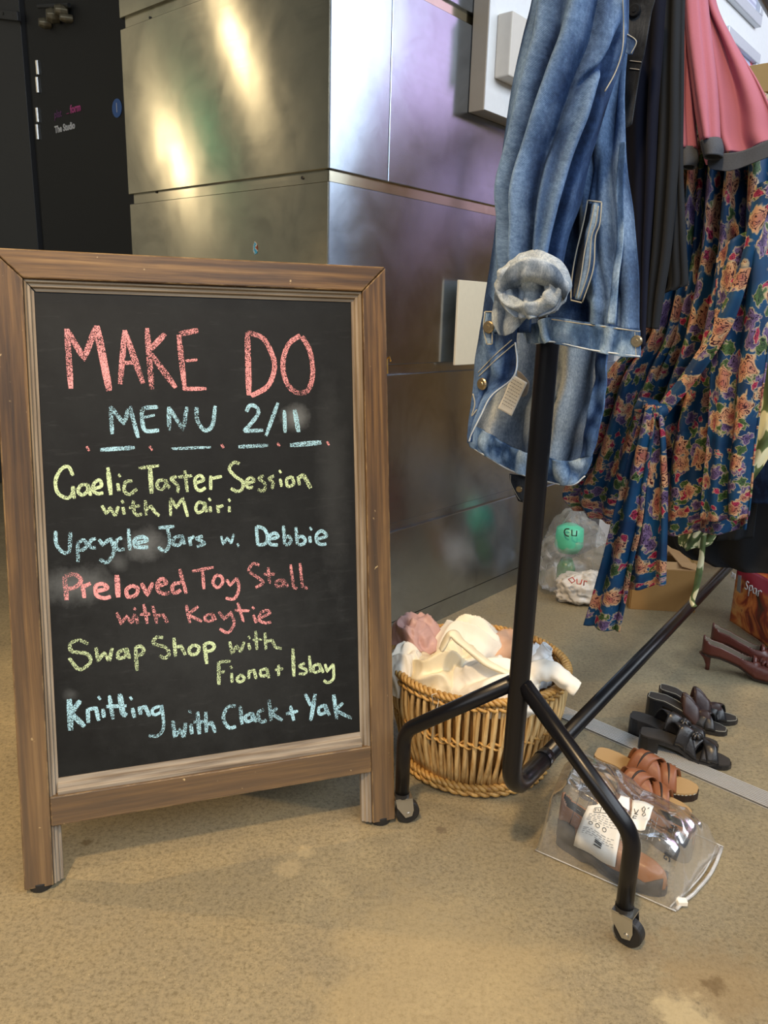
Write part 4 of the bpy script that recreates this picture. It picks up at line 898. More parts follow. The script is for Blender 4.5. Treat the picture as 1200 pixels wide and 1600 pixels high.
# the turned-back left front, with buttonhole tab and brass buttons
lf = sheet('left_front', M_DENIM, jk, [[(784, 385, .03), (796, 385, .03), (812, 390, .03)], [(768, 440, .012), (786, 440, .012), (812, 444, .012)], [(757, 480), (780, 480), (812, 480)], [(750, 520), (778, 525), (806, 530)], [(745, 560), (775, 568), (806, 572)], [(742, 600), (765, 602), (798, 594)], [(737, 635), (752, 632), (772, 618)], [(733, 668), (741, 664), (752, 650)], [(732, 692), (736, 688), (742, 676)]],
    s=-.062, nu=40, nv=80, folds=[([(.35, .2), (.6, .7)], .12, .006, 1), ([(0, .5), (.4, .4)], .1, -.004)], nz=(38, .006), seed=8, thick=.003)
stitch(lf, [(805, 535), (808, 568), (800, 592), (768, 618), (752, 648), (738, 676), (733, 690)], .0012, plain('pale_hem', hexc('#c3ced8'), .9), n=40, nm='hem_edge')
stitch(lf, [(803, 538), (775, 562), (748, 588)], .0008)
stitch(lf, [(800, 531), (772, 556), (747, 582)], .0008)
tb = sheet('button_tab', M_DENIMBAND, jk, [[(758, 487), (770, 488)], [(756, 512), (769, 513)], [(760, 538), (768, 538)]], s=-.085, nu=8, nv=20, nz=(30, .002), thick=.003)
for ln in ([(758, 487), (770, 487)], [(758, 487), (756, 515), (761, 538)], [(769, 488), (769, 538)], [(761, 538), (768, 538)]): stitch(tb, ln, .0009, n=14)
button(jk, gp(764, 511, -.09), -RD, .0085, nm='button'); button(jk, on(lf, 754, 600), -RD-RL*.2, .0088)
stitch(lf, [(739, 615), (742, 632), (737, 650), (745, 640)], .0010, n=20)
# inside of the back, hanging lower behind the upright
bk = sheet('back_lining', M_DENIMIN, jk, [[(790, 470), (860, 470), (950, 480)], [(780, 550), (860, 545), (947, 555)], [(765, 600), (860, 600), (945, 610)], [(748, 650), (850, 652), (940, 650)], [(738, 685), (845, 712), (928, 700)], [(760, 712), (848, 735), (915, 730)]],
    s=.075, nu=90, nv=90, folds=[([(0, .75), (.4, .68), (.8, .62), (1, .60)], .06, .016), ([(0, .9), (.5, .80), (1, .72)], .04, -.012), ([(.2, .4), (.7, .3), (1, .3)], .06, -.012), ([(.3, .6), (.8, .5)], .03, .008, 1), ([(.2, .2), (1, .1)], .06, .010)], nz=(30, .007), seed=11, crumple=(20, .006))
hb = sheet('hem_band', M_DENIMBAND, jk, [[(736, 664), (760, 674), (800, 698), (845, 712), (890, 720), (926, 708)], [(732, 682), (756, 694), (798, 717), (845, 730), (892, 737), (924, 724)], [(737, 697), (760, 711), (798, 733), (845, 748), (892, 757), (915, 742)]],
    s=.055, nu=110, nv=20, folds=[([(0, .2), (1, .22)], .03, .004), ([(0, .5), (1, .48)], .03, .005), ([(0, .72), (1, .75)], .04, .004)], nz=(80, .006), seed=12, thick=.005)
stitch(hb, [(733, 690), (740, 700), (762, 714), (798, 735), (845, 750), (892, 758), (914, 744)], .0012, plain('pale_hem_two', hexc('#c3ced8'), .9), n=50, nm='hem_edge')
sheet('side_panel', M_DENIM, jk, [[(930, 545), (950, 548)], [(930, 590), (949, 600)], [(920, 640), (944, 640)], [(912, 680), (932, 690)], [(906, 716), (926, 712)]], s=.045, nu=16, nv=50, nz=(60, .008), seed=13, thick=.003)
tabb = sheet('hem_tab', M_DENIMDK, jk, [[(798, 740), (826, 744)], [(800, 756), (826, 760)], [(812, 782), (826, 786)]], s=.07, nu=12, nv=16, nz=(40, .003), thick=.004, seed=2)
stitch(tabb, [(798, 742), (799, 756), (812, 780), (822, 784)], .0008); button(jk, on(tabb, 812, 764), -RD, .0055)
# care labels
cl = sheet('care_label', M_PAPER, jk, [[(800, 584), (824, 598)], [(790, 612), (812, 624)], [(778, 638), (800, 650)]], s=.038, nu=10, nv=20, nz=(20, .002), thick=.0006); cl.o['label'] = 'white printed care label'
sheet('care_label', plain('grey_label', hexc('#86817c'), .7), jk, [[(808, 578), (815, 582), (824, 592)], [(810, 600), (818, 603), (828, 600)], [(812, 618), (818, 620), (824, 616)]], s=.045, nu=10, nv=16, thick=.0006)
mb = MB(); rr = random.Random(5)
for k in range(9):
    t = .12+k*.088; a = np.array([800, 584])*(1-t)+np.array([778, 638])*t; d = np.array([22, 13]); x = .12
    while x < .85:
        w_ = rr.uniform(.05, .16); p, q = a+d*x, a+d*min(x+w_, .9); mb.tube(off(jk, [on(cl, *p, -.001), on(cl, *q, -.001)]), .0005, 4); x += w_+.05
o = mb.build('label_print', M_GREYINK, cl.o); o['kind'] = 'stuff'

# ---------------------------------------------------------------- the dark garments behind it
dk = empty('black_denim_jacket', 'black denim jacket with a button, seen as a sliver behind the blue denim jacket', 'jacket', 'clothes hanging on the rail', loc=P0+RD*.09+up3*.95)
s_ = sheet('front_panel', M_DENIMDK, dk, [[(965, -40), (1000, -40), (1028, -30)], [(965, 0), (1000, 5), (1024, 0)], [(965, 22), (1000, 26), (1018, 22)], [(965, 80), (990, 80), (1008, 78)], [(965, 120), (985, 120), (1000, 115)], [(965, 200), (978, 200), (988, 195)]], s=.02, nu=40, nv=50, nz=(30, .004), seed=21)
button(dk, on(s_, 992, 17), -RD, .008, M_DENIMDK); stitch(s_, [(984, 95), (1002, 97)], .0006, M_GREYINK); stitch(s_, [(984, 107), (999, 109)], .0006, M_GREYINK)
nv_ = empty('navy_velvet_dress', 'dark navy garment hanging between the blue denim jacket and the charcoal trousers', 'dress', 'clothes hanging on the rail', loc=P0+RD*.14+up3*.95)
sheet('skirt', M_NAVY, nv_, [[(975, -50), (1010, -50), (1045, -50)], [(975, 80), (1005, 80), (1035, 80)], [(975, 200), (1000, 200), (1028, 200)], [(978, 330), (1000, 335), (1020, 335)], [(985, 450), (1000, 450), (1012, 450)], [(985, 540), (1000, 545), (1008, 540)]], s=.10, nu=50, nv=90, folds=[([(0, .85), (1, .8)], 0.096, 0.0080), ([(0, .4), (1, .5)], 0.160, 0.0080), ([(0, .65), (1, .66)], 0.080, -0.0080)], seed=22)
ct = empty('charcoal_trousers', 'charcoal grey trousers with soft creases hanging beside the navy garment', 'trousers', 'clothes hanging on the rail', loc=P0+RD*.2+up3*.95)
sheet('trouser_leg', M_CHAR, ct, [[(1020, -50), (1045, -50), (1066, -50)], [(1012, 100), (1040, 100), (1062, 100)], [(1008, 250), (1035, 250), (1060, 250)], [(1003, 380), (1025, 380), (1050, 380)], [(1000, 470), (1015, 470), (1036, 470)], [(1000, 508), (1012, 512), (1028, 514)]], s=.16, nu=60, nv=90, folds=[([(0, .45), (1, .6)], 0.096, 0.0096), ([(0, .8), (1, .85)], 0.112, 0.0096), ([(0, .62), (1, .74)], 0.080, -0.0080), ([(0, .2), (1, .3)], 0.112, 0.0080)], seed=23)
sheet('trouser_leg', M_CHAR, ct, [[(1040, -50), (1056, -50), (1070, -50)], [(1040, 100), (1055, 100), (1068, 100)], [(1036, 250), (1052, 250), (1066, 250)], [(1034, 380), (1054, 380), (1072, 380)], [(1030, 440), (1055, 440), (1075, 436)], [(1026, 460), (1050, 455), (1074, 446)]], s=.19, nu=50, nv=90, folds=[([(0, .6), (1, .55)], 0.144, 0.0096), ([(0, .3), (1, .2)], 0.096, -0.0080), ([(.4, .9), (1, .85)], 0.096, 0.0064)], seed=24)

# ---------------------------------------------------------------- pink jacket with grey trim
pk = empty('pink_jacket', 'pink flared jacket with dark grey trim on hem and cuffs', 'jacket', 'clothes hanging on the rail', loc=P0+RD*.3+up3*1.2)
pb = sheet('body', M_PINK, pk, [[(1085, -60), (1095, -60), (1110, -60)], [(1085, 0), (1100, 0), (1120, 10)], [(1088, 60), (1120, 60), (1148, 66)], [(1095, 120), (1135, 120), (1182, 122)], [(1100, 170), (1145, 170), (1203, 166)], [(1108, 210), (1150, 212), (1212, 196)], [(1118, 238), (1160, 236), (1220, 212)]],
    s=.27, nu=70, nv=80, folds=[([(0, .4), (1, .3)], .08, .012), ([(.3, .62), (1, .55)], .10, -.008), ([(.2, .8), (1, .75)], .10, .010), ([(.5, .95), (1, .92)], .06, -.006), ([(.2, .15), (1, .1)], .06, -.012)], nz=(14, .004), seed=31)
sheet('hem_trim', M_GREYTRIM, pk, [[(1112, 242), (1160, 236), (1222, 210)], [(1106, 252), (1162, 248), (1224, 224)], [(1108, 262), (1150, 262), (1210, 240)], [(1118, 266), (1146, 266), (1200, 246)]], s=.262, nu=60, nv=14, nz=(40, .003), seed=32, thick=.004)
sheet('lining', M_PINK, pk, [[(1100, 246), (1130, 250)], [(1104, 258), (1138, 256)]], s=.285, nu=20, nv=10)
for k, rws in enumerate(([(1060, -50, 1082, -50, .245, .02), (1060, 60, 1086, 60, .245, .022), (1059, 150, 1086, 150, .245, .022), (1061, 236, 1088, 232, .245, .02)],
                         [(1068, -50, 1102, -50, .235, .024), (1074, 60, 1112, 60, .235, .026), (1082, 140, 1120, 140, .235, .025), (1096, 225, 1124, 218, .235, .022)])):
    sleeve('sleeve', M_PINK, pk, rws, folds=[([(0, .4), (1, .5)], .08, .005), ([(0, .75), (1, .7)], .08, -.006)], nz=(18, .003), seed=33+k, na=48, nv=60)
sleeve('cuff', M_GREYTRIM, pk, [(1060, 234, 1089, 230, .245, .021), (1062, 246, 1092, 244, .245, .022), (1064, 258, 1090, 254, .245, .022), (1066, 264, 1086, 260, .245, .021)], nz=(40, .003), seed=35, na=36, nv=14)
sleeve('cuff', M_GREYTRIM, pk, [(1094, 224, 1126, 216, .235, .024), (1097, 236, 1130, 230, .235, .025), (1100, 247, 1128, 244, .235, .025)], nz=(40, .003), seed=36, na=36, nv=12)

# ---------------------------------------------------------------- floral wrap dress
fd = empty('floral_wrap_dress', 'teal blue wrap dress printed with peach and purple roses, its belt ends hanging low', 'dress', 'clothes hanging on the rail', loc=P0+RD*.4+up3*.9)
rows_ = [[(1050, 150), (1120, 150), (1215, 150)], [(1048, 260), (1110, 260), (1212, 260)], [(1030, 400), (1100, 400), (1206, 400)], [(1000, 520), (1080, 520), (1200, 520)], [(950, 580), (1060, 590), (1192, 590)], [(930, 650), (1045, 650), (1184, 660)], [(908, 720), (1035, 730), (1178, 730)], [(880, 770), (1035, 790), (1172, 780)], [(896, 798), (1035, 832), (1166, 828)]]
fds = [([(0, .3), (.5, .35), (1, .22)], .035, .014), ([(0, .55), (.5, .5), (1, .40)], .035, .016), ([(0, .44), (.5, .43), (1, .31)], .03, -.014), ([(0, .7), (.5, .62), (1, .58)], .04, .016), ([(0, .62), (.5, .56), (1, .49)], .028, -.016), ([(.4, .78), (1, .70)], .03, -.018), ([(0, .88), (.5, .85), (1, .84)], .05, .020), ([(.4, .2), (1, .12)], .035, .014), ([(.5, .1), (1, .05)], .025, -.012), ([(.2, .95), (1, .95)], .03, -.012), ([(.55, .36), (1, .27)], .016, -.01)]
fds = [(a[0], a[1], a[2]*1.5)+tuple(a[3:]) for a in fds]
dr = sheet('skirt', M_FLORAL, fd, rows_, s=.36, nu=120, nv=140, folds=fds, nz=(16, .008), seed=41)
# overlapping front edge of the wrap, pleated and paler where it catches the light
sheet('wrap_panel', M_FLORAL, fd, [[(1120, 400), (1165, 360), (1208, 330)], [(1118, 480), (1160, 470), (1206, 450)], [(1112, 560), (1150, 560), (1200, 550)], [(1108, 640), (1145, 640), (1188, 640)], [(1104, 700), (1140, 705), (1180, 700)], [(1098, 760), (1135, 765), (1175, 765)], [(1094, 812), (1135, 812), (1170, 808)]], s=.30, nu=60, nv=90,
      folds=[([(0, .3), (1, .3)], .12, .014), ([(0, .75), (1, .70)], .12, .016), ([(0, .52), (1, .5)], .07, -.014), ([(0, .98), (1, .95)], .05, -.01)], nz=(20, .005), seed=42)
sheet('wrap_edge', M_FLORAL, fd, [[(1180, 290), (1215, 280)], [(1160, 400), (1180, 395)], [(1120, 500), (1146, 505)], [(1070, 580), (1090, 592)], [(1030, 632), (1042, 648)]], s=.285, nu=20, nv=80, folds=[([(0, .5), (1, .5)], .3, .008)], seed=43)
kn = gp(1018, 638, .27)
mb = MB(); 
for k, (dx, dy, r) in enumerate(((0, 0, .020), (-.012, .004, .016), (.014, -.004, .017), (.002, -.016, .014))):
    mb.tube(off(fd, [kn+RL*(dx-.012)+up3*(dy-.008), kn+RL*dx+up3*dy-RD*.008, kn+RL*(dx+.012)+up3*(dy+.006)]), [r*.5, r, r*.5], 14)
o = mb.build('belt_knot', M_FLORAL, fd, smooth=True)
uvl = o.data.uv_layers.new(name='UVMap')
for lp in o.data.loops: v_ = o.data.vertices[lp.vertex_index].co; uvl.data[lp.index].uv = (v_.x*.8+v_.y*.6, v_.z)
sheet('belt_end', M_FLORAL, fd, [[(1006, 630), (1026, 634)], [(992, 680), (1022, 684)], [(975, 740), (1012, 748)], [(957, 810), (1003, 820)], [(942, 870), (990, 880)], [(926, 930), (978, 940)], [(912, 976), (968, 988)]], s=.235, nu=40, nv=110, folds=[([(0, .5), (1, .55)], .16, .012), ([(0, .75), (1, .82)], .07, -.008), ([(.2, .2), (1, .25)], .1, -.008)], nz=(20, .004), seed=44)
sheet('belt_end', M_FLORAL, fd, [[(1012, 630), (1034, 634)], [(1010, 690), (1040, 690)], [(1000, 760), (1042, 760)], [(990, 840), (1042, 842)], [(984, 890), (1041, 888)], [(980, 922), (1040, 912)]], s=.262, nu=40, nv=100, folds=[([(0, .35), (1, .35)], .12, .014), ([(0, .65), (1, .7)], .1, -.012), ([(0, .92), (1, .93)], .06, .010)], nz=(20, .004), seed=45)

# ---------------------------------------------------------------- further garments behind the dress
lfd = empty('leaf_print_dress', 'green and cream leaf print dress showing at the edge behind the floral dress', 'dress', 'clothes hanging on the rail', loc=P0+RD*.6+up3*.9)
sheet('skirt', M_LEAF, lfd, [[(1040, 420), (1120, 420), (1235, 420)], [(1050, 560), (1130, 560), (1230, 560)], [(1060, 690), (1140, 700), (1212, 692)], [(1062, 800), (1110, 800), (1140, 800)], [(1060, 846), (1082, 852), (1118, 840)], [(1066, 852), (1085, 856), (1112, 850)]], s=.52, nu=60, nv=80, folds=[([(0, .5), (1, .4)], .08, .015), ([(0, .9), (1, .85)], .06, .012)], seed=51)
sheet('tie', M_LEAF, lfd, [[(1097, 836), (1104, 836)], [(1094, 862), (1101, 866)], [(1088, 895), (1097, 897)], [(1084, 920), (1091, 922)], [(1078, 938), (1086, 940)], [(1082, 949), (1090, 947)]], s=.46, nu=8, nv=50, folds=[([(0, .5), (1, .5)], .3, .003)], nz=(40, .004), seed=52)
sk = empty('striped_top', 'black and white diagonal striped top, at the right edge below the leaf print', 'top', 'clothes hanging on the rail', loc=P0+RD*.66+up3*.9)
sheet('body', M_STRIPE, sk, [[(1140, 600), (1240, 600)], [(1150, 660), (1230, 660)], [(1168, 690), (1225, 696)]], s=.60, nu=30, nv=30, seed=53)
dn = empty('indigo_skirt', 'dark indigo denim skirt hanging at the right edge below the striped top', 'skirt', 'clothes hanging on the rail', loc=P0+RD*.7+up3*.9)
M_INDIGO = m_denim('indigo_denim', '#131d30', '#1c2a44', '#33507a')
sheet('skirt', M_INDIGO, dn, [[(1120, 560), (1260, 560)], [(1130, 660), (1258, 660)], [(1160, 740), (1255, 740)], [(1172, 786), (1250, 790)]], s=.64, nu=40, nv=50, folds=[([(0, .6), (1, .6)], .1, .01)], seed=54)
bc = empty('black_coat', 'long black coat hanging lowest behind the floral dress', 'coat', 'clothes hanging on the rail', loc=P0+RD*.8+up3*.8)
sheet('skirt', M_BLACK, bc, [[(1020, 300), (1120, 300), (1250, 300)], [(1010, 500), (1130, 500), (1255, 500)], [(1005, 700), (1120, 700), (1255, 700)], [(1010, 800), (1100, 800), (1255, 800)], [(1030, 838), (1100, 862), (1255, 882)], [(1050, 856), (1120, 882), (1255, 905)]], s=.74, nu=70, nv=80, folds=[([(0, .3), (1, .3)], .06, .02), ([(0, .5), (1, .52)], .06, .02), ([(0, .75), (1, .7)], .06, .02)], seed=55)
bt = empty('black_trousers', 'black trousers hanging just right of the floral dress hem', 'trousers', 'clothes hanging on the rail', loc=P0+RD*.68+up3*.8)
sheet('trouser_leg', M_CHAR, bt, [[(1130, 500), (1185, 500)], [(1145, 650), (1190, 650)], [(1150, 760), (1186, 760)], [(1120, 845), (1178, 840)]], s=.68, nu=30, nv=60, folds=[([(0, .5), (1, .5)], .12, .012)], seed=56)

# ---------------------------------------------------------------- wicker basket
BC = np.array([.215, 1.545, 0.]); RB, RT, ZB, ZT = .152, .186, .030, .232
bk_ = empty('wicker_basket', 'round pale wicker basket full of cream and pink clothes behind the clothes rail leg', 'basket', loc=BC)
def m_wick(name, c1, c2):
    m, nt, b = mat(name); o = coord(nt)
    oi = nt.nodes.new('ShaderNodeObjectInfo')
    n = noise(nt, mapping(nt, o, (60, 60, 9)), 2, 4, .6)
    c = ramp(nt, n, [(.3, hexc(c1)), (.6, hexc(c2))])
    v = ramp(nt, oi.outputs['Random'], [(0, (.78, .74, .68)), (1, (1.08, 1.06, 1.0))])
    L(nt, mix(nt, 1.0, c, v, 'MULTIPLY'), b.inputs['Base Color']); b.inputs['Roughness'].default_value = .45; return m
M_WICK = m_wick('pale_wicker', '#b8925c', '#e3c793'); M_WICKD = m_wick('golden_wicker', '#a97d42', '#d3ab66')
def bpoint(a, z, dr=0.0):
    t = (z-ZB)/(ZT-ZB); r = RB+(RT-RB)*t+.010*math.sin(math.pi*min(max(t, 0), 1))+dr
    return np.array([r*math.cos(a), r*math.sin(a), z])
rb = random.Random(11); NS = 128
for k in range(NS):
    a0 = 2*math.pi*k/NS; ph = rb.uniform(-.4, .4); side = (1 if k % 2 else -1)
    pts = []
    for i in range(9):
        t = i/8; z = ZB-.006+t*(ZT-ZB-.004); ins = .0045*math.sin(t*math.pi*2+ph)*side
        aa = a0+.020*math.sin(t*3.0+ph)*side+.012*ph
        pts.append(bpoint(aa, z, ins))
    mb = MB(); r0 = rb.uniform(.0040, .0050); mb.tube(pts, [r0*1.1, r0*1.1, r0, r0, r0, r0, r0*.95, r0*.9, r0*.85], 6); mb.build('stake', M_WICK, bk_, smooth=True)
mb = MB(); mb.tube([bpoint(a, .004+.0, -.022) for a in np.linspace(0, 2*math.pi, 64, endpoint=False)], .004, 6, closed=True)
n = 48; vs = [(0, 0, .006)]+[tuple(bpoint(2*math.pi*k/n, .006, -.008)) for k in range(n)]; mb.add(vs, [(0, 1+k, 1+(k+1) % n) for k in range(n)])
mb.build('base', M_WICKD, bk_)
liner = MB(); nn = 48      # dense weave behind the stakes, darker
vs = [bpoint(2*math.pi*k/nn, z, -.011) for z in (.01, .10, .19, .225) for k in range(nn)]
liner.add(vs, [(j*nn+k, j*nn+(k+1) % nn, (j+1)*nn+(k+1) % nn, (j+1)*nn+k) for j in range(3) for k in range(nn)])
liner.build('inner_weave', m_wick('inner_wicker', '#6f5029', '#9a7440'), bk_, smooth=True)
def weave(name, z, dr, amp, per, phs, r, m, dz=0.0):
    mb = MB(); N = per*8
    for ph in phs:
        mb2 = [bpoint(2*math.pi*i/N, z+dz*ph*0+amp*.7*math.cos(2*math.pi*i*per/N+ph), dr+amp*math.sin(2*math.pi*i*per/N+ph)) for i in range(N)]
        b_ = MB(); b_.tube(mb2, r, 6, closed=True); b_.build(name, m, bk_, smooth=True)
for dz in (-.005, 0, .005): weave('waist_band', .125+dz, -.001, .0045, 40, (dz*500,), .0026, M_WICKD)
weave('rim_weave', ZT-.004, .003, .0065, 34, (0, 2.1, 4.2), .0042, M_WICKD)
weave('rim_weave', ZT-.020, .002, .005, 30, (0.6, 3.7), .0036, M_WICKD)
weave('foot_braid', .018, .007, .0065, 26, (0, 2.1, 4.2), .0045, M_WICKD)
weave('foot_braid', .008, .014, .0045, 24, (1, 4), .0042, M_WICKD)
mb = MB(); th = math.atan2(1.31-BC[1], .06-BC[0]); c_ = bpoint(th, .215, .008)
mb.tube([c_+np.array([0, 0, -.01]), c_+np.array([-.004, -.004, .014]), c_+np.array([.004, -.006, .018]), c_+np.array([.010, -.006, .002]), c_+np.array([.004, -.004, -.03]), c_+np.array([.0, -.002, -.085])], .0009, 5)
mb.build('string', M_WHITE, bk_, smooth=True)

# clothes piled in the basket: crumpled cloth bodies
def crumple(name, label, cat, m, c_, rx, ry, h, seed, rot=0, fr=9, amp=.35, n=70, ridges=(), group='clothes in the basket', z0=None):
    root = empty(name, label, cat, group, loc=(c_[0], c_[1], c_[2])); vs = []; uv = []
    for j in range(n):
        for i in range(n*2):
            th = math.pi*j/(n-1)*.62; ph = 2*math.pi*i/(n*2)
            d = np.array([math.sin(th)*math.cos(ph), math.sin(th)*math.sin(ph), math.cos(th)])
            q = (d[0]*fr*.075+seed, d[1]*fr*.075, d[2]*fr*.075+seed*.3)
            wv = (mnoise.noise((q[0]*1.3, q[1]*1.3, q[2])), mnoise.noise((q[0]*1.3+7, q[1]*1.3, q[2])))
            w1 = 1-2.2*abs(mnoise.noise((q[0]*2+wv[0]*1.5, q[1]*2+wv[1]*1.5, q[2]*1.4)))
            w2 = 1-2.2*abs(mnoise.noise((q[0]*5+wv[1]*2+3, q[1]*4, q[2]*3)))
            f = 1+amp*(.62*w1+.07*w2-.35)
            x, y = d[0]*rx*f, d[1]*ry*f; z = (d[2]-math.cos(math.pi*.62))*h*f*.62
            cr, sr = math.cos(rot), math.sin(rot); vs.append((x*cr-y*sr, x*sr+y*cr, z-h*.45)); uv.append((ph*rx, th*h))
    N = n*2; fs = [(j*N+i, (j+1)*N+i, (j+1)*N+(i+1) % N, j*N+(i+1) % N) for j in range(n-1) for i in range(N)]
    mesh_obj('fabric', vs, fs, m, root, uv, True); return root
def frill(root, name, m, pts, r, seed=0, n=60, k=20, flat=.45):
    """a soft rolled sleeve or edge following a path"""
    P = crom(np.array(pts, float), n); vs = []; uv = []
    for i in range(n):
        t = P[min(i+1, n-1)]-P[max(i-1, 0)]; t /= np.linalg.norm(t); a = np.cross(t, up3); a /= np.linalg.norm(a)+1e-9; b_ = np.cross(a, t)
        rr = r if not hasattr(r, '__len__') else np.interp(i/(n-1), np.linspace(0, 1, len(r)), r)
        for j in range(k):
            w = 2*math.pi*j/k; f = rr*(1+.3*mnoise.noise((i*.11+seed, math.cos(w)*1.2, math.sin(w)*1.2)))
            vs.append(P[i]+a*f*math.cos(w)+b_*f*flat*math.sin(w)); uv.append((w*rr, i*.01))
    fs = [(i*k+j, (i+1)*k+j, (i+1)*k+(j+1) % k, i*k+(j+1) % k) for i in range(n-1) for j in range(k)]
    o = mesh_obj(name, off(root, vs), fs, m, root, uv, True); solid(o, .002); return o
def ip(x, y, Yd):   # point at a given forward distance
    v = ray(x, y); return np.array([0, 0, H])+v*(Yd/v[1])
cr_ = crumple('cream_satin_top', 'shiny cream satin top heaped at the front left of the basket', 'clothing', M_CREAM, ip(700, 1046, 1.50), .085, .068, .14, 3.3, .5, 10, .34)
frill(cr_, 'neck_edge', M_CREAM, [ip(690, 1015, 1.42), ip(705, 990, 1.42), ip(722, 1005, 1.41), ip(760, 1035, 1.40), ip(800, 1055, 1.40)], [.010, .013, .012, .012, .008], 2)
c2 = crumple('cream_blouse', 'cream blouse folded into a tall peak at the back of the basket', 'clothing', M_WHITE, ip(730, 1015, 1.60), .085, .080, .17, 8.1, .2, 8, .30)
c3 = crumple('cream_sweatshirt', 'cream sweatshirt spread over the front right rim of the basket', 'clothing', M_WHITE, ip(775, 1065, 1.43), .090, .065, .11, 5.7, -.3, 8, .30)
frill(c3, 'sleeve', M_WHITE, [ip(815, 1075, 1.42), ip(838, 1052, 1.42), ip(862, 1048, 1.41), ip(882, 1062, 1.40), ip(902, 1076, 1.39)], [.03, .028, .024, .021, .019], 4, flat=.7)
c4 = crumple('dusty_pink_satin', 'dusty pink satin garment bunched at the back left of the basket', 'clothing', M_ROSE, ip(650, 990, 1.60), .055, .055, .10, 12.4, 0, 10, .4)
c5 = crumple('peach_top', 'peach coloured top lying flat behind the upright of the clothes rail', 'clothing', M_PEACH, ip(795, 1010, 1.60), .060, .055, .08, 15.2, 0, 8, .25)
c6 = crumple('ivory_vest', 'ivory garment at the left edge of the basket beside the chalkboard', 'clothing', M_WHITE, ip(632, 1040, 1.52), .045, .06, .11, 18.9, 0, 9, .3)
c7 = crumple('white_shirt', 'white shirt with an upturned cuff at the right back of the basket', 'clothing', plain('cool_white_cotton', hexc('#e3e8ee'), .7), ip(832, 1035, 1.52), .045, .045, .09, 21.9, 0, 9, .35)
frill(c7, 'cuff', plain('cool_white_cuff', hexc('#e3e8ee'), .7), [ip(835, 1050, 1.47), ip(845, 1025, 1.46), ip(856, 1010, 1.46)], [.018, .02, .018], 6, flat=.6)

# ---------------------------------------------------------------- shoes
def shoe_axes(heel, toe):
    h = np.array([heel[0], heel[1], 0.]); t = np.array([toe[0], toe[1], 0.]); Ln = np.linalg.norm(t-h); f = (t-h)/Ln
    return h, f, np.array([f[1], -f[0], 0.]), Ln       # origin, forward, right
def foot_w(t, wmax=1.0):                                # half width relative to length at t
    return wmax*np.interp(t, [0, .012, .04, .1, .25, .45, .62, .78, .9, .97, 1.0], [.045, .078, .105, .122, .120, .118, .150, .158, .128, .080, .025])
def foot_c(t, side): return side*.045*math.sin(math.pi*min(max(t, 0), 1))**1.2*(1 if t > .3 else t/.3)
class Shoe:
    def __init__(s, root, heel, toe, side, hf, thick, Lscale=1.0, wid=1.0):
        s.root = root; s.o, s.f, s.r, s.L = shoe_axes(heel, toe); s.side = side; s.hf = hf; s.th = thick; s.w = wid
    def pt(s, t, a, z):                                 # a in -1..1 across
        x = s.f*(t*s.L)+s.r*((a*foot_w(t, s.w)+foot_c(t, s.side))*s.L); p = s.o+x; return np.array([p[0], p[1], z])
    def slab(s, name, m, z0f, z1f, inset=0.0, n=40, t0=0.0, t1=1.0, k=6):
        mb = MB(); vs = []; T = t0+(t1-t0)*(1-np.cos(np.linspace(0, math.pi, n)))/2
        for zf in (z0f, z1f):
            for t in T:
                for a in np.linspace(-1, 1, k+1):
                    tt = inset*.4+t*(1-inset*.8) if inset else t
                    vs.append(s.pt(tt, a*(1-inset), zf(tt)))
        K = k+1; N = n*K; fs = []
        for i in range(n-1):
            for j in range(k):
                q = (i*K+j, i*K+j+1, (i+1)*K+j+1, (i+1)*K+j); fs.append(tuple(N+x for x in q)); fs.append(q[::-1])
            fs.append((i*K, (i+1)*K, N+(i+1)*K, N+i*K)); fs.append((i*K+k, N+i*K+k, N+(i+1)*K+k, (i+1)*K+k))
        for j in range(k): fs.append((j+1, j, N+j, N+j+1)); b_ = (n-1)*K; fs.append((b_+j, b_+j+1, N+b_+j+1, N+b_+j))
        mb.add(off(s.root, vs), fs); return mb.build(name, m, s.root, bevel=.0012)
    def strap(s, name, m, t0, t1, h, wd, lift=.0, n=26, k=7, bulge=.003, a0=-1.04, a1=1.04, ribs=0, h2=None):
        """band arched over the foot from t0 (left) to t1 (right)"""
        vs = []; uv = []
        for i in range(n):
            u = i/(n-1); a = a0+(a1-a0)*u; tt = t0+(t1-t0)*u; arch = (1-abs(2*u-1)**2.3)
            zb = s.hf(tt); 
            for j in range(k):
                q = j/(k-1)-.5; t_ = tt+q*wd/s.L; hh = h if h2 is None else h+(h2-h)*(j/(k-1))
                rb_ = bulge*(1-4*q*q)+(ribs*abs(math.sin(q*math.pi*3)) if ribs else 0)
                vs.append(s.pt(min(max(t_, 0), 1), a, s.hf(t_)+lift+arch*hh+rb_-.003*(1-arch))); uv.append((u*.1, q*wd))
        fs = [(i*k+j, i*k+j+1, (i+1)*k+j+1, (i+1)*k+j) for i in range(n-1) for j in range(k-1)]
        o = mesh_obj(name, off(s.root, vs), fs, m, s.root, uv, True); solid(o, .0025, 0); return o
    def line(s, name, m, zf, inset, r=.0006, dash=True, t0=.02, t1=.98):
        pts = [s.pt(t, -(1-inset), zf(t)) for t in np.linspace(t0, t1, 60)]+[s.pt(t, (1-inset), zf(t)) for t in np.linspace(t1, t0, 60)]
        mb = MB()
        if dash:
            for i in range(0, len(pts)-1, 2): mb.tube(off(s.root, [pts[i], pts[i+1]]), r, 4)
            o = mb.build(name, m, s.root); o['kind'] = 'stuff'
        else: mb.tube(off(s.root, pts), r, 5, closed=True); o = mb.build(name, m, s.root, smooth=True)
        return o
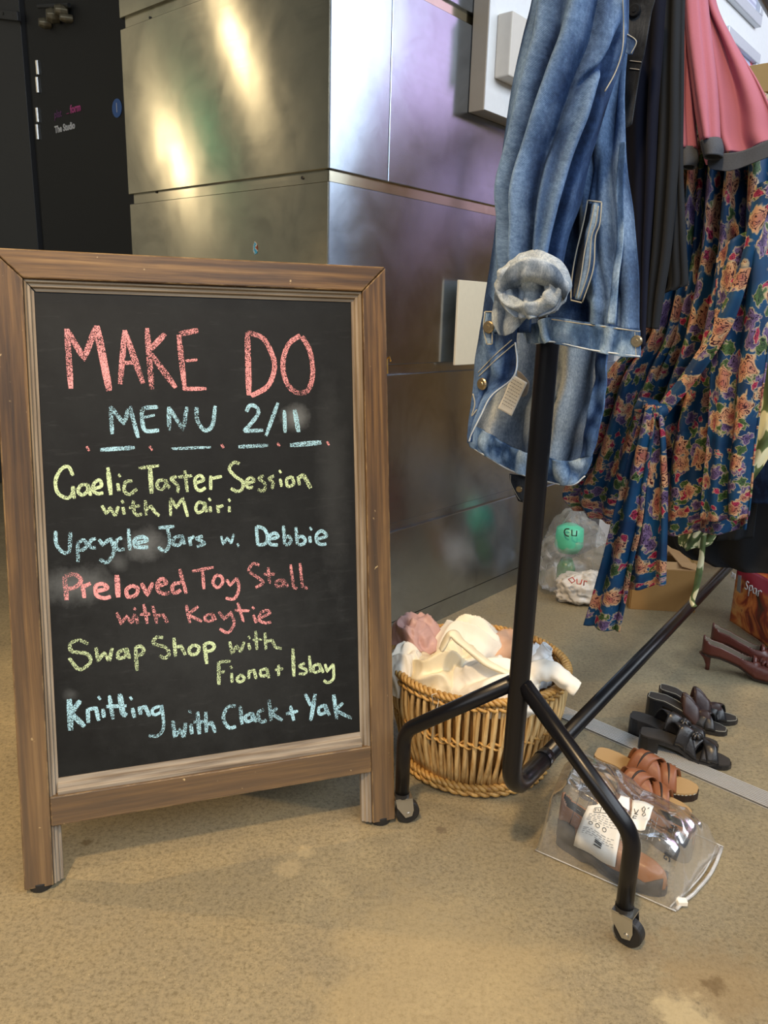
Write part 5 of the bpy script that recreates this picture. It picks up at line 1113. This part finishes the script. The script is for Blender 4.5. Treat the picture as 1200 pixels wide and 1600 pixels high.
M_TANL = m_cloth('tan_leather', hexc('#8a5638'), .42, .1, .25, 0, .45); M_TANIN = m_cloth('tan_insole', hexc('#b39468'), .6, .1, .1)
M_DKSOLE = plain('dark_brown_sole', hexc('#2b1c14'), .6); M_BLKL = m_cloth('black_leather', (.013, .013, .015), .33, .1, .25, 0, .6)
M_BLKIN = m_cloth('worn_black_insole', (.045, .042, .040), .5, .2, .1); M_BRNL = m_cloth('brown_leather', hexc('#5d2a20'), .33, .1, .3, 0, .6)
M_BRNB = m_cloth('dark_brown_bow', hexc('#3c2a29'), .4, .1, .2, 0, .5); M_LIN = m_cloth('silver_lining', hexc('#9a8f80'), .4, .1, .1, 0, .5)
def hfun(hh, ht, tb=.62):  # heel height to toe height
    return lambda t: ht+(hh-ht)*(1-np.interp(t, [0, .22, .45, tb, 1], [0, .08, .45, 1, 1]))
def wedge(s, name, m, hh, t1=.30, drop=.010):   # solid heel under the sole
    return s.slab(name, m, lambda t: .0006, lambda t: max(s.hf(t)-s.th, .002), 0.0, 24, 0.0, t1)

# tan sandals, nearest pair of sandals
def tan_sandal(label, heel, toe, side):
    r = empty('sandal', label, 'shoe', 'tan leather sandals', loc=(heel[0], heel[1], 0)); s = Shoe(r, heel, toe, side, hfun(.040, .020, .6), .018, wid=1.05)
    s.slab('sole', M_DKSOLE, lambda t: .0006 if t < .3 or t > .5 else .0006+.006*math.sin((t-.3)/.2*math.pi), lambda t: s.hf(t)-.004)
    s.slab('insole', M_TANIN, lambda t: s.hf(t)-.0045, lambda t: s.hf(t), .02)
    s.line('stitching', M_STITCH, lambda t: s.hf(t)-.0035, -.012, .0009)
    s.strap('strap', M_TANL, .40, .60, .040, .042, ribs=.002); s.strap('strap', M_TANL, .62, .42, .044, .038, lift=.002, ribs=.002)
    s.strap('strap', M_TANL, .74, .66, .030, .034, ribs=.002); s.strap('strap', M_TANL, .66, .75, .033, .030, lift=.002, ribs=.002)
    s.strap('elastic_gusset', plain('olive_elastic', hexc('#4a4636'), .9), .44, .455, .02, .016, a0=-1.07, a1=-.72, lift=.001)
    s.strap('strap_piping', M_DKSOLE, .62, .42, .0475, .003, lift=.003, bulge=.001); s.strap('strap_piping', M_DKSOLE, .66, .75, .0362, .003, lift=.003, bulge=.001)
    return r
def hg(x, y, z=0.0): return G(x, y, z)[:2]
tan_sandal('tan crossover sandal lying furthest back of its pair, beside the metal floor strip', hg(930, 1176, .036), hg(1090, 1247), 1)
tan_sandal('tan crossover sandal partly behind the bagged boots and the rail leg', hg(908, 1212, .036), hg(1080, 1286), -1)
# black strappy mules
def black_mule(label, heel, toe, side):
    r = empty('mule', label, 'shoe', 'black strappy mules', loc=(heel[0], heel[1], 0)); s = Shoe(r, heel, toe, side, hfun(.044, .014, .6), .010, wid=.98)
    s.slab('sole', M_BLKL, lambda t: max(s.hf(t)-.012, .0006), lambda t: s.hf(t)-.003); wedge(s, 'heel', M_BLKL, .05, .22)
    s.slab('insole', M_BLKIN, lambda t: s.hf(t)-.0035, lambda t: s.hf(t)+.0005, .04)
    s.strap('strap', M_BLKL, .34, .56, .040, .030); s.strap('strap', M_BLKL, .60, .44, .043, .026, lift=.002)
    s.strap('strap', M_BLKL, .74, .52, .032, .026, lift=.001); s.strap('strap', M_BLKL, .66, .80, .030, .026, lift=.003); s.strap('strap', M_BLKL, .80, .72, .026, .022, lift=.001)
    p = s.pt(.60, .05, s.hf(.6)+.047); mb = MB()
    for q in (-.6, .2, 1.0, 1.8): d = s.f*math.cos(q)+s.r*math.sin(q); mb.tube(off(r, [p-d*.016-up3*.006, p+up3*.002, p+d*.016-up3*.006]), [.003, .0055, .003], 8)
    mb.build('knot', M_BLKL, r, smooth=True); return r
black_mule('black knotted strappy mule, the further of its pair', hg(985, 1112, .05), hg(1122, 1172), 1)
black_mule('black knotted strappy mule, the nearer of its pair, on the metal floor strip', hg(1000, 1137, .05), hg(1142, 1200), -1)
# black mules with dark brown bow
def bow_mule(label, heel, toe, side):
    r = empty('mule', label, 'shoe', 'black mules with brown bows', loc=(heel[0], heel[1], 0)); s = Shoe(r, heel, toe, side, hfun(.060, .012, .62), .010, wid=.93)
    s.slab('sole', M_BLKL, lambda t: max(s.hf(t)-.011, .0006), lambda t: s.hf(t)-.002); wedge(s, 'heel', M_BLKL, .06, .20)
    s.slab('insole', M_BLKIN, lambda t: s.hf(t)-.0025, lambda t: s.hf(t)+.0006, .05); s.line('stitching', M_STITCH, lambda t: s.hf(t)+.0010, .12, .0007, False)
    s.strap('strap', M_BRNB, .50, .56, .036, .040); s.strap('strap', M_BLKL, .60, .80, .026, .024, lift=.001); s.strap('strap', M_BLKL, .80, .66, .028, .022, lift=.002)
    s.strap('bow', M_BRNB, .50, .52, .030, .034, lift=.008, a0=-.55, a1=.45, bulge=.005); s.strap('bow', M_BRNB, .68, .72, .026, .026, lift=.007, a0=-.2, a1=.7, bulge=.005)
    return r
bow_mule('black mule with a dark brown bow, the further of its pair', hg(1030, 1072, .06), hg(1152, 1130), 1)
bow_mule('black mule with a dark brown bow, the nearer of its pair', hg(1012, 1084, .06), hg(1136, 1148), -1)
# brown court shoes
def pump(label, heel, toe, side):
    r = empty('court_shoe', label, 'shoe', 'brown court shoes', loc=(heel[0], heel[1], 0)); s = Shoe(r, heel, toe, side, hfun(.054, .010, .64), .006, wid=.80)
    s.slab('sole', M_DKSOLE, lambda t: max(s.hf(t)-.006, .0006), lambda t: s.hf(t)); 
    s.slab('insole', M_LIN, lambda t: s.hf(t), lambda t: s.hf(t)+.002, .08)
    n, k = 60, 40; vs = []; keep = []
    for i in range(n):
        t = .0+i/(n-1); Ht = float(np.interp(t, [0, .06, .25, .5, .62, .8, .93, 1], [.046, .052, .042, .036, .044, .038, .028, .006]))
        for j in range(k):
            w = math.pi*j/(k-1); ca, sa = math.cos(w), math.sin(w); a = -np.sign(ca)*abs(ca)**.55; z = s.hf(t)+Ht*abs(sa)**.75
            vs.append(s.pt(t, a*1.03*(1-.10*sa), z))
    fs = []
    for i in range(n-1):
        t = i/(n-1); op = np.interp(t, [0, .02, .10, .45, .58, .64], [0, .5, .66, .62, .42, 0]) if t < .64 else 0
        for j in range(k-1):
            if abs((j+.5)/(k-1)-.5)*2 < op: continue
            fs.append((i*k+j, i*k+j+1, (i+1)*k+j+1, (i+1)*k+j))
    up_ = mesh_obj('upper', off(r, vs), fs, [M_BRNL, M_LIN], r, [(0, 0)]*len(vs), True); solid(up_, .0025, -1).modifiers['s'].material_offset = 1
    mb = MB(); hp = s.pt(.075, 0, 0); mb.tube(off(r, [hp+s.f*.004+up3*.0008, hp+s.f*.004+up3*.016, hp+up3*.034, hp-s.f*.002+up3*.050]), [.0060, .0062, .010, .021], 14); mb.build('heel', M_BRNL, r, smooth=True)
    p = s.pt(.74, 0, s.hf(.74)+.043); rr = random.Random(2)
    for q in range(9):
        a = q*2*math.pi/9; d = s.f*math.cos(a)+s.r*math.sin(a); mb = MB(); mb.tube(off(r, [p, p+d*.010+up3*.005, p+d*.020-up3*.004]), [.003, .0065, .003], 7); mb.build('rosette_petal', M_BRNL, r, smooth=True)
    mb = MB(); mb.tube(off(r, [p-up3*.002, p+up3*.008]), [.006, .004], 10); mb.build('rosette_centre', M_BRNL, r, smooth=True)
    s.strap('front_band', M_BRNL, .60, .62, .042, .010, lift=.004, bulge=.003); return r
pump('brown court shoe with a rosette, nearer of the pair by the printed carrier bag', hg(1096, 1018, .05), hg(1230, 1072), -1)
pump('brown court shoe with a rosette, further of the pair by the printed carrier bag', hg(1110, 998, .05), hg(1242, 1048), 1)

# ---------------------------------------------------------------- boots in a clear bag
def boot(label, heel, toe, side, sh=.095, flip=False):
    r = empty('ankle_boot', label, 'shoe', 'tan ankle boots in the clear bag', loc=(heel[0], heel[1], 0)); s = Shoe(r, heel, toe, side, hfun(.030, .016, .55), .016, wid=.78)
    s.slab('sole', plain('black_boot_sole', (.03, .03, .032), .7), lambda t: .001 if not .30 < t < .48 else .001+.008*math.sin((t-.3)/.18*math.pi), lambda t: s.hf(t))
    def band(j0, j1, name, m, th=.003, lo=0.0):
        n, k = 60, 36; vs = []
        for i in range(n):
            t = i/(n-1); Ht = float(np.interp(t, [0, .05, .30, .42, .60, .85, .96, 1], [sh, sh+.004, sh, sh*.78, .046, .038, .027, .008]))
            for j in range(k):
                w = math.pi*j/(k-1); ca, sa = math.cos(w), math.sin(w); a = -np.sign(ca)*abs(ca)**.5; vs.append(s.pt(t, a*1.02*(1-.25*sa*(t < .4)-.12*sa), s.hf(t)-.002+Ht*abs(sa)**.7))
        fs = []
        for i in range(n-1):
            t = i/(n-1); op = np.interp(t, [0, .02, .08, .26, .34, .38], [0, .42, .56, .54, .30, 0]) if t < .38 else 0
            for j in range(k-1):
                c_ = abs((j+.5)/(k-1)-.5)*2
                if c_ < op: continue
                fs.append((i*k+j, i*k+j+1, (i+1)*k+j+1, (i+1)*k+j))
        o = mesh_obj(name, off(r, vs), fs, [m, M_BLACK], r, [(0, 0)]*len(vs), True); solid(o, th, -1).modifiers['s'].material_offset = 1; return o
    band(0, 1, 'upper', m_tanboot)
    # jagged black rand above the sole
    for sd_ in (-1, 1):
        vs = []; fs = []; N = 60
        for i in range(N):
            t = .0+.98*i/(N-1); zz = .012+.014*abs(math.sin(t*11))*(.5+.5*math.cos(t*6))+(.012 if t < .2 else 0); b0 = s.pt(t, sd_*1.035, s.hf(t)-.010); b1 = s.pt(t, sd_*1.045*(1-.02), s.hf(t)+zz-.004)
            vs += [b0, b1]
        fs = [(2*i, 2*i+2, 2*i+3, 2*i+1) for i in range(N-1)]
        o = mesh_obj('rand', off(r, vs), fs, plain('black_rand', (.03, .03, .032), .6), r); solid(o, .002)
    return r
m_tanboot = m_cloth('tan_boot_leather', hexc('#93623a'), .36, .1, .3, 0, .5)
boot('tan ankle boot with its heel at the left end of the clear bag', G(872, 1312, .0)[:2], G(1040, 1399, .0)[:2], 1, .074)
boot('tan ankle boot with its opening at the right end of the clear bag', G(1078, 1346, 0)[:2], G(926, 1268, 0)[:2], 1, .050)

# bag: pillow of clear film over both boots
bag = empty('clear_plastic_bag', 'clear printed plastic bag with white stickers holding a pair of tan boots', 'bag', loc=G(975, 1330, 0))
corners = [G(836, 1330, .0), G(1056, 1426, .0), G(1130, 1325, .0), G(885, 1212, 0)]
for q in corners: q[2] = 0
A_, B_, C_, D_ = corners
nb = 70; top = []; rb2 = random.Random(4)
def bagpt(u, v, tp=1):
    p = (A_*(1-u)+B_*u)*(1-v)+(D_*(1-u)+C_*u)*v
    e = min(1, 8*u)*min(1, 8*(1-u))*min(1, 5*v)*min(1, 5*(1-v)); e = e**.5
    prof = np.interp(u, [0, .05, .14, .34, .55, .8, .92, 1], [.0, .105, .134, .130, .100, .098, .082, .0])
    prof *= np.interp(v, [0, .04, .15, .5, .8, .94, 1], [0, .50, .96, 1, .76, .45, 0])
    cr1 = mnoise.noise((u*7, v*5+u*3, 1.7)); cr2 = 1-2*abs(mnoise.noise((u*5+v*6, v*3-u*4, 4.2)))
    z = prof+(.008*cr1+.007*cr2)*e
    ins = .02*math.sin(v*math.pi)*(-1 if u > .5 else .4)
    return np.array([p[0], p[1], max(z, .0015 if tp else .001)])
vs = [bagpt(i/(nb-1), j/(nb-1)) for j in range(nb) for i in range(nb)]
def m_film(name, milk=.10, rough=.12, gloss=.8):
    m, nt, b = mat(name); out = nt.nodes['Material Output']
    t = nt.nodes.new('ShaderNodeBsdfTransparent'); t.inputs[0].default_value = (.97, .97, .97, 1)
    gl = nt.nodes.new('ShaderNodeBsdfGlossy'); gl.inputs['Roughness'].default_value = rough; gl.inputs[0].default_value = (1, 1, 1, 1)
    df = nt.nodes.new('ShaderNodeBsdfDiffuse'); df.inputs[0].default_value = (.75, .76, .76, 1)
    fr = nt.nodes.new('ShaderNodeFresnel'); fr.inputs[0].default_value = 1.45
    bp_ = nt.nodes.new('ShaderNodeBump'); bp_.inputs['Strength'].default_value = .35; bp_.inputs['Distance'].default_value = .003
    L(nt, noise(nt, coord(nt), 28, 4, .55, 1.2), bp_.inputs['Height'])
    for q in (gl, fr, df): L(nt, bp_.outputs[0], q.inputs['Normal'])
    m1 = nt.nodes.new('ShaderNodeMixShader'); L(nt, ramp(nt, noise(nt, coord(nt), 18, 3), [(.4, (milk*.6,)*3), (.7, (milk*1.6,)*3)]), m1.inputs[0]); L(nt, t.outputs[0], m1.inputs[1]); L(nt, df.outputs[0], m1.inputs[2])
    m2 = nt.nodes.new('ShaderNodeMixShader'); L(nt, math_(nt, 'MULTIPLY', fr.outputs[0], gloss, True), m2.inputs[0]); L(nt, m1.outputs[0], m2.inputs[1]); L(nt, gl.outputs[0], m2.inputs[2])
    L(nt, m2.outputs[0], out.inputs[0]); return m
M_FILM = m_film('clear_film', .12, .18, .6); M_MILK = m_film('milky_film', .45, .3)
mesh_obj('film', off(bag, vs), grid_faces(nb, nb), M_FILM, bag, None, True)
def bz(u, v, l=.0015):
    e = .004; p = bagpt(u, v); n = np.cross(bagpt(u+e, v)-p, bagpt(u, v+e)-p); n /= np.linalg.norm(n); return p+n*l, n
edge = [bagpt(.995, v)+np.array([0, 0, .001]) for v in np.linspace(.02, .98, 30)]
for i, q in enumerate(edge): q[:2] += (B_-A_)[:2]/np.linalg.norm(B_-A_)*.012*math.sin(math.pi*i/29)
mb = MB(); mb.tube(off(bag, edge), .003, 8); mb.build('zip_edge', M_MILK, bag, smooth=True)
mb = MB(); mb.tube(off(bag, [e_ - (B_-A_)/np.linalg.norm(B_-A_)*.010 for e_ in edge]), .0014, 6); mb.build('zip_edge', M_MILK, bag, smooth=True)
q = edge[2]; mb = MB(); mb.box(tuple(off(bag, [q])[0]-[.008, .006, .0]), tuple(off(bag, [q])[0]+[.008, .006, .008])); mb.build('zip_slider', M_WHITE, bag, bevel=.001)
for vv in (.0, 1.0):     # welded side seams lying on the floor
    pts = [bagpt(u, vv)+np.array([0, 0, .0012]) for u in np.linspace(0, 1, 24)]; mb = MB(); mb.tube(off(bag, pts), .0012, 5); mb.build('seam', M_MILK, bag, smooth=True)
def patch(name, m, u0, u1, v0, v1, lift=.003, n=10):
    vs = [bz(u0+(u1-u0)*i/(n-1), v0+(v1-v0)*j/(n-1), lift)[0] for j in range(n) for i in range(n)]
    o = mesh_obj(name, off(bag, vs), grid_faces(n, n), m, bag); solid(o, .0004, 0); return o
def find_uv(x, y):
    best = None
    for i in range(41):
        for j in range(41):
            p = proj(bagpt(i/40, j/40)); d = (p[0]-x)**2+(p[1]-y)**2; zz = bagpt(i/40, j/40)[2]
            if best is None or d-zz*200 < best[0]: best = (d-zz*200, i/40, j/40)
    return best[1:]
def quad_patch(name, m, q4, lift=.003, n=10):
    U4 = [find_uv(*q) for q in q4]; U4 = np.array(U4); vs = []
    for j in range(n):
        for i in range(n):
            a, b_ = i/(n-1), j/(n-1); uvp = (U4[0]*(1-a)+U4[1]*a)*(1-b_)+(U4[3]*(1-a)+U4[2]*a)*b_; vs.append(bz(*uvp, lift)[0])
    o = mesh_obj(name, off(bag, vs), grid_faces(n, n), m, bag); solid(o, .0004, 0); return U4
st1 = quad_patch('sticker', M_PAPER, [(922, 1256), (971, 1278), (960, 1350), (900, 1318)])
st2 = quad_patch('sticker', M_PAPER, [(990, 1253), (1022, 1262), (1010, 1300), (980, 1290)])
quad_patch('sticker', M_PAPER, [(967, 1242), (984, 1248), (980, 1266), (964, 1258)])
def stamp(U4, strokes, r=.0006, m=None, nm='printing', kind=None, lift=.0042):
    mb = MB()
    for st in strokes:
        pts = []
        for a, b_ in st:
            uvp = (U4[0]*(1-a)+U4[1]*a)*(1-b_)+(U4[3]*(1-a)+U4[2]*a)*b_; pts.append(bz(*uvp, lift)[0])
        mb.tube(off(bag, pts), r, 4)
    o = mb.build(nm, m or M_INK, bag)
    if kind: o['kind'] = kind
    return o
stamp(st1, [[(.22, .08), (.55, .08), (.55, .20), (.22, .20), (.22, .08)], [(.40, .08), (.40, .20)], [(.26, .11), (.26, .17)], [(.31, .11), (.36, .17)], [(.45, .11), (.50, .11)], [(.45, .14), (.5, .14)]], .0005)
rr = random.Random(9); lines = []
for k in range(9):
    y = .26+k*.045+(.16 if k > 4 else 0); x = .12
    while x < .85: w = rr.uniform(.04, .14); lines.append([(x, y), (min(x+w, .9), y)]); x += w+.04
stamp(st1, lines, .0004, M_GREYINK, 'small_print', 'stuff')
for cx_ in (.25, .42, .60): stamp(st1, [[(cx_+.05*math.cos(t), .52+.04*math.sin(t)) for t in np.linspace(0, 2*math.pi, 12)]], .0005)
stamp(st1, [[(.45, .82), (.62, .82)], [(.45, .86), (.62, .86)], [(.45, .90), (.62, .90)]], .0012, nm='symbol')
stamp(st2, [[(.16, .70), (.16, .52), (.36, .52)], [(.36, .70), (.16, .70)], [(.16, .40), (.40, .40)], [(.26, .40), (.16, .22)], [(.26, .40), (.40, .24)]], .0006, nm='handwriting')
stamp(st2, [[(.62, .40), (.70, .30), (.78, .40), (.70, .48), (.62, .40)], [(.62, .30), (.55, .22), (.62, .16), (.70, .22), (.66, .30)], [(.80, .2), (.84, .16)]], .0006, nm='handwriting')
# black print on the film
U0, V0 = find_uv(1046, 1285); p0, n0 = bz(U0, V0, .003); p1, _ = bz(*find_uv(1040, 1330), .003)
xd = p1-p0; xd /= np.linalg.norm(xd); yd = np.cross(n0, xd); yd /= np.linalg.norm(yd); zd = np.cross(xd, yd)
text_obj('printing', 'WARNING', .017, M_INK, bag, frame4(off(bag, [p0])[0], xd, yd, zd), .0001, .0004)
for (x0, y0) in ((1030, 1280), (1020, 1282), (1056, 1292)):
    pa, na_ = bz(*find_uv(x0, y0), .003); mb = MB(); q = 0; rr = random.Random(x0)
    while q < .05: w = rr.uniform(.003, .009); mb.tube(off(bag, [pa+xd*q, pa+xd*(q+w)]), .0008, 4); q += w+.003
    o = mb.build('small_print', M_GREYINK, bag); o['kind'] = 'stuff'
fr4 = np.array([find_uv(*q) for q in [(908, 1228), (925, 1234), (906, 1300), (888, 1294)]])
stamp(fr4, [[(0, 0), (1, 0), (1, 1), (0, 1), (0, 0)]], .0006, nm='printing', lift=.002)
stamp(fr4, [[(.3, .1+.1*k), (.7, .12+.1*k)] for k in range(8)], .0006, M_GREYINK, 'small_print', 'stuff', .002)

# ---------------------------------------------------------------- box, bags at the back
bxr = empty('cardboard_box', 'brown cardboard box with open flaps on the floor under the floral dress', 'box', loc=G(1040, 957, 0))
a = G(984, 951, 0); b_ = G(1082, 957, 0); ex = (b_-a)/np.linalg.norm(b_-a); ey = np.array([-ex[1], ex[0], 0]); wx = np.linalg.norm(b_-a)*1.02; dp = .17; hz = .145
def bxp(x, y, z): return a+ex*x+ey*y+np.array([0, 0, z])
def panel_box(name, p, d1, d2, t, m, root):
    n_ = np.cross(d1, d2); n_ /= np.linalg.norm(n_); q = [p, p+d1, p+d1+d2, p+d2]; mb = MB(); mb.hexa(off(root, q+[x+n_*t for x in q])); return mb.build(name, m, root)
panel_box('side', bxp(0, 0, 0.0006), ex*wx, up3*hz, .004, M_CARD, bxr); panel_box('side', bxp(0, 0, 0.0006), up3*hz, ey*dp, .004, M_CARD, bxr)
panel_box('side', bxp(wx, dp, 0.0006), up3*hz, -ey*dp, .004, M_CARD, bxr); panel_box('side', bxp(wx, dp, 0.0006), -ex*wx, up3*hz, .004, M_CARD, bxr)
M_CARDL = plain('cardboard_inside', hexc('#b08a5e'), .85)
panel_box('flap', bxp(0, 0, hz), ex*wx, -ey*.006+ey*.055+up3*.012, .003, M_CARDL, bxr)
panel_box('flap', bxp(.0, 0, hz), -ex*.03+up3*.05, ey*dp, .003, M_CARDL, bxr); panel_box('flap', bxp(wx, 0, hz), ey*dp, -ex*.06+up3*.015, .003, M_CARDL, bxr)
panel_box('flap', bxp(0, dp, hz), up3*.07+ey*.02, ex*wx, .003, M_CARDL, bxr)
M_CARDINK = plain('brown_print', hexc('#6b4a2a'), .9)
for z in (.045, .105):
    c_ = bxp(wx*.72, -.0012, z); mb = MB(); mb.tube(off(bxr, [c_+ex*.016*math.cos(t)+up3*.016*math.sin(t) for t in np.linspace(0, 2*math.pi, 24, endpoint=False)]), .0007, 5, closed=True)
    mb.tube(off(bxr, [c_+ex*.008, c_+ex*.001-up3*.006, c_-ex*.006+up3*.004]), .0007, 5); mb.build('printed_symbol', M_CARDINK, bxr)

pbg = empty('carrier_bag', 'translucent carrier bag holding a green bottle, on the floor by the steel wall', 'bag', loc=G(900, 925, 0))
pc = np.array(pbg.location)
def blob(name, m, c_, rad, root, seed, amp=.25, fr=3.0, n=44, zmin=.001):
    vs = []
    for j in range(n):
        for i in range(2*n):
            th = math.pi*j/(n-1); ph = 2*math.pi*i/(2*n); d = np.array([math.sin(th)*math.cos(ph), math.sin(th)*math.sin(ph), math.cos(th)])
            f = 1+amp*mnoise.noise(tuple(d*fr+seed))+amp*.5*(1-2*abs(mnoise.noise(tuple(d*fr*1.7+seed+5))))
            p = np.asarray(c_)+d*np.array(rad)*f; p[2] = max(p[2], zmin+.002*abs(d[2])); vs.append(p)
    N = 2*n; fs = [(j*N+i, (j+1)*N+i, (j+1)*N+(i+1) % N, j*N+(i+1) % N) for j in range(n-1) for i in range(N)]
    return mesh_obj(name, off(root, vs), fs, m, root, None, True)
blob('film', m_film('carrier_film', .15, .3, .4), ip(897, 862, 2.62)*[1, 1, 0]+[0, 0, .12], (.115, .09, .15), pbg, 3.1, .3, 2.2)
M_GREENPL = plain('green_plastic', hexc('#1d7a3c'), .25, 0, .6); M_TEAL = plain('teal_plastic', hexc('#5cc9a5'), .35)
ttl = empty('green_bottle', 'green plastic bottle with teal top inside the translucent carrier bag', 'bottle', loc=ip(888, 870, 2.60))
mb = MB(); c_ = ip(884, 893, 2.60); mb.tube(off(ttl, [c_-up3*.05, c_-up3*.035, c_+up3*.02, c_+up3*.05]), [.026, .032, .032, .018], 20); mb.build('body', M_GREENPL, ttl, smooth=True)
mb = MB(); c_ = ip(890, 838, 2.58); mb.tube(off(ttl, [c_-up3*.055, c_-up3*.03, c_+up3*.03, c_+up3*.045]), [.035, .050, .046, .02], 24); mb.build('top', M_TEAL, ttl, smooth=True)
mb = MB(); c_ = ip(888, 832, 2.52); mb.tube(off(ttl, crom(np.array([c_+RL*.002+up3*.013, c_-RL*.010+up3*.010, c_-RL*.015, c_-RL*.009-up3*.011, c_+RL*.003-up3*.013]), 16)), .0022, 6); mb.tube(off(ttl, [c_+RL*.012+up3*.012, c_+RL*.014-up3*.008, c_+RL*.03-up3*.006, c_+RL*.03+up3*.012]), .0022, 6); mb.build('lettering', M_INK, ttl, smooth=True)
wb_ = empty('white_carrier_bag', 'crumpled white plastic bag with red letters at the foot of the translucent carrier bag', 'bag', loc=ip(908, 905, 2.5)*[1, 1, 0])
blob('film', plain('white_plastic', hexc('#cfcac2'), .35), ip(912, 900, 2.52)*[1, 1, 0]+[0, 0, .05], (.085, .05, .055), wb_, 9.4, .32, 2.4)
c_ = ip(888, 905, 2.44); cu = [(0, 0), (.014, .010), (.024, 0), (.014, -.010), (0, 0)]
mb = MB(); mb.tube(off(wb_, [c_+RL*x+up3*z for x, z in cu[:-1]]), .002, 6, closed=True); mb.tube(off(wb_, [c_+RL*.03+up3*.008, c_+RL*.032-up3*.008, c_+RL*.045-up3*.006, c_+RL*.048+up3*.010]), .002, 6); mb.tube(off(wb_, [c_+RL*.056-up3*.008, c_+RL*.056+up3*.008, c_+RL*.066+up3*.008]), .002, 6)
mb.build('lettering', plain('red_ink', hexc('#c2402f'), .5), wb_, smooth=True)

# printed carrier bag on the right
rg = empty('printed_carrier_bag', 'red and orange printed carrier bag with white script lettering behind the court shoes', 'bag', loc=G(1180, 1000, 0))
p00 = G(1140, 970, 0); p10 = G(1230, 1032, 0); ex = (p10-p00)/np.linalg.norm(p10-p00); ey = np.array([-ex[1], ex[0], 0]); wx = .36; hz = .20
m_rb, nt, b = mat('fruit_print'); o_ = coord(nt)
c = ramp(nt, noise(nt, o_, 11, 3, .6, .8), [(.30, hexc('#2c2416')), (.43, hexc('#8c2a1c')), (.52, hexc('#d1763a')), (.62, hexc('#e2a45c')), (.70, hexc('#a4302a'))])
sep = nt.nodes.new('ShaderNodeSeparateXYZ'); L(nt, o_, sep.inputs[0])
c = mix(nt, ramp(nt, sep.outputs[2], [(.150, (0,)*3), (.165, (1,)*3)]), c, hexc('#a32434'))
L(nt, c, b.inputs['Base Color']); b.inputs['Roughness'].default_value = .4
def bagface(nm, org, d, w, h, lean, seed, n=24, m=m_rb):
    vs = []; nrm = np.cross(d, up3)
    for j in range(n):
        for i in range(n):
            u, v = i/(n-1), j/(n-1); p = org+d*w*u+up3*(h*v+.001)+nrm*(lean*v+.020*math.sin(math.pi*v)*math.sin(math.pi*u)+.006*mnoise.noise((u*4+seed, v*4, seed))*min(1, 6*u*(1-u)*4)); vs.append(p)
    o = mesh_obj(nm, off(rg, vs), grid_faces(n, n), m, rg, None, True); solid(o, .001); return o
bagface('front', p00, ex, wx, hz, .0, 1); bagface('side', p00+ey*.14, -ey, .14, hz, 0, 2); bagface('back', p00+ex*wx+ey*.14, -ex, wx, hz, 0, 3)
fn = np.cross(ex, up3)
def scrawl(strokes, x, z, sc, m, r=.0016):
    mb = MB()
    for st in strokes: mb.tube(off(rg, [p00+ex*(x+q[0]*sc)+up3*(z+q[1]*sc)+fn*(.022) for q in (crom(np.array(st, float), 14) if len(st) > 2 else st)]), r, 5)
    mb.build('lettering', m, rg, smooth=True)
scrawl([[(.0, .5), (.25, 1), (.5, .5), (.25, 0), (0, .5)], [(.7, 0), (.7, .9)], [(.7, .6), (1, .95), (1.2, .6), (1.25, 0)]], .006, .155, .018, M_TXTWHITE)
scrawl([[(.7, 1), (.3, 1.1), (.2, .7), (.6, .4), (.4, 0), (0, .1)], [(1, .8), (1, -.7)], [(1, .6), (1.4, .9), (1.6, .4), (1.1, .1)], [(2.4, .8), (1.9, .7), (1.9, .1), (2.4, .2), (2.4, .8), (2.6, 0)], [(2.9, .8), (2.95, 0)], [(2.9, .5), (3.2, .9), (3.5, .8)]], .085, .145, .024, M_TXTWHITE)
mb = MB(); c_ = p00+ex*.055+up3*.15+fn*.022; mb.hexa(off(rg, [c_-ex*.008-up3*.025, c_+ex*.012-up3*.028, c_+ex*.012-up3*.028+fn*.001, c_-ex*.008-up3*.025+fn*.001, c_-ex*.012+up3*.025, c_+ex*.004+up3*.028, c_+ex*.004+up3*.028+fn*.001, c_-ex*.012+up3*.025+fn*.001])); mb.build('printed_mark', M_GREYINK, rg)
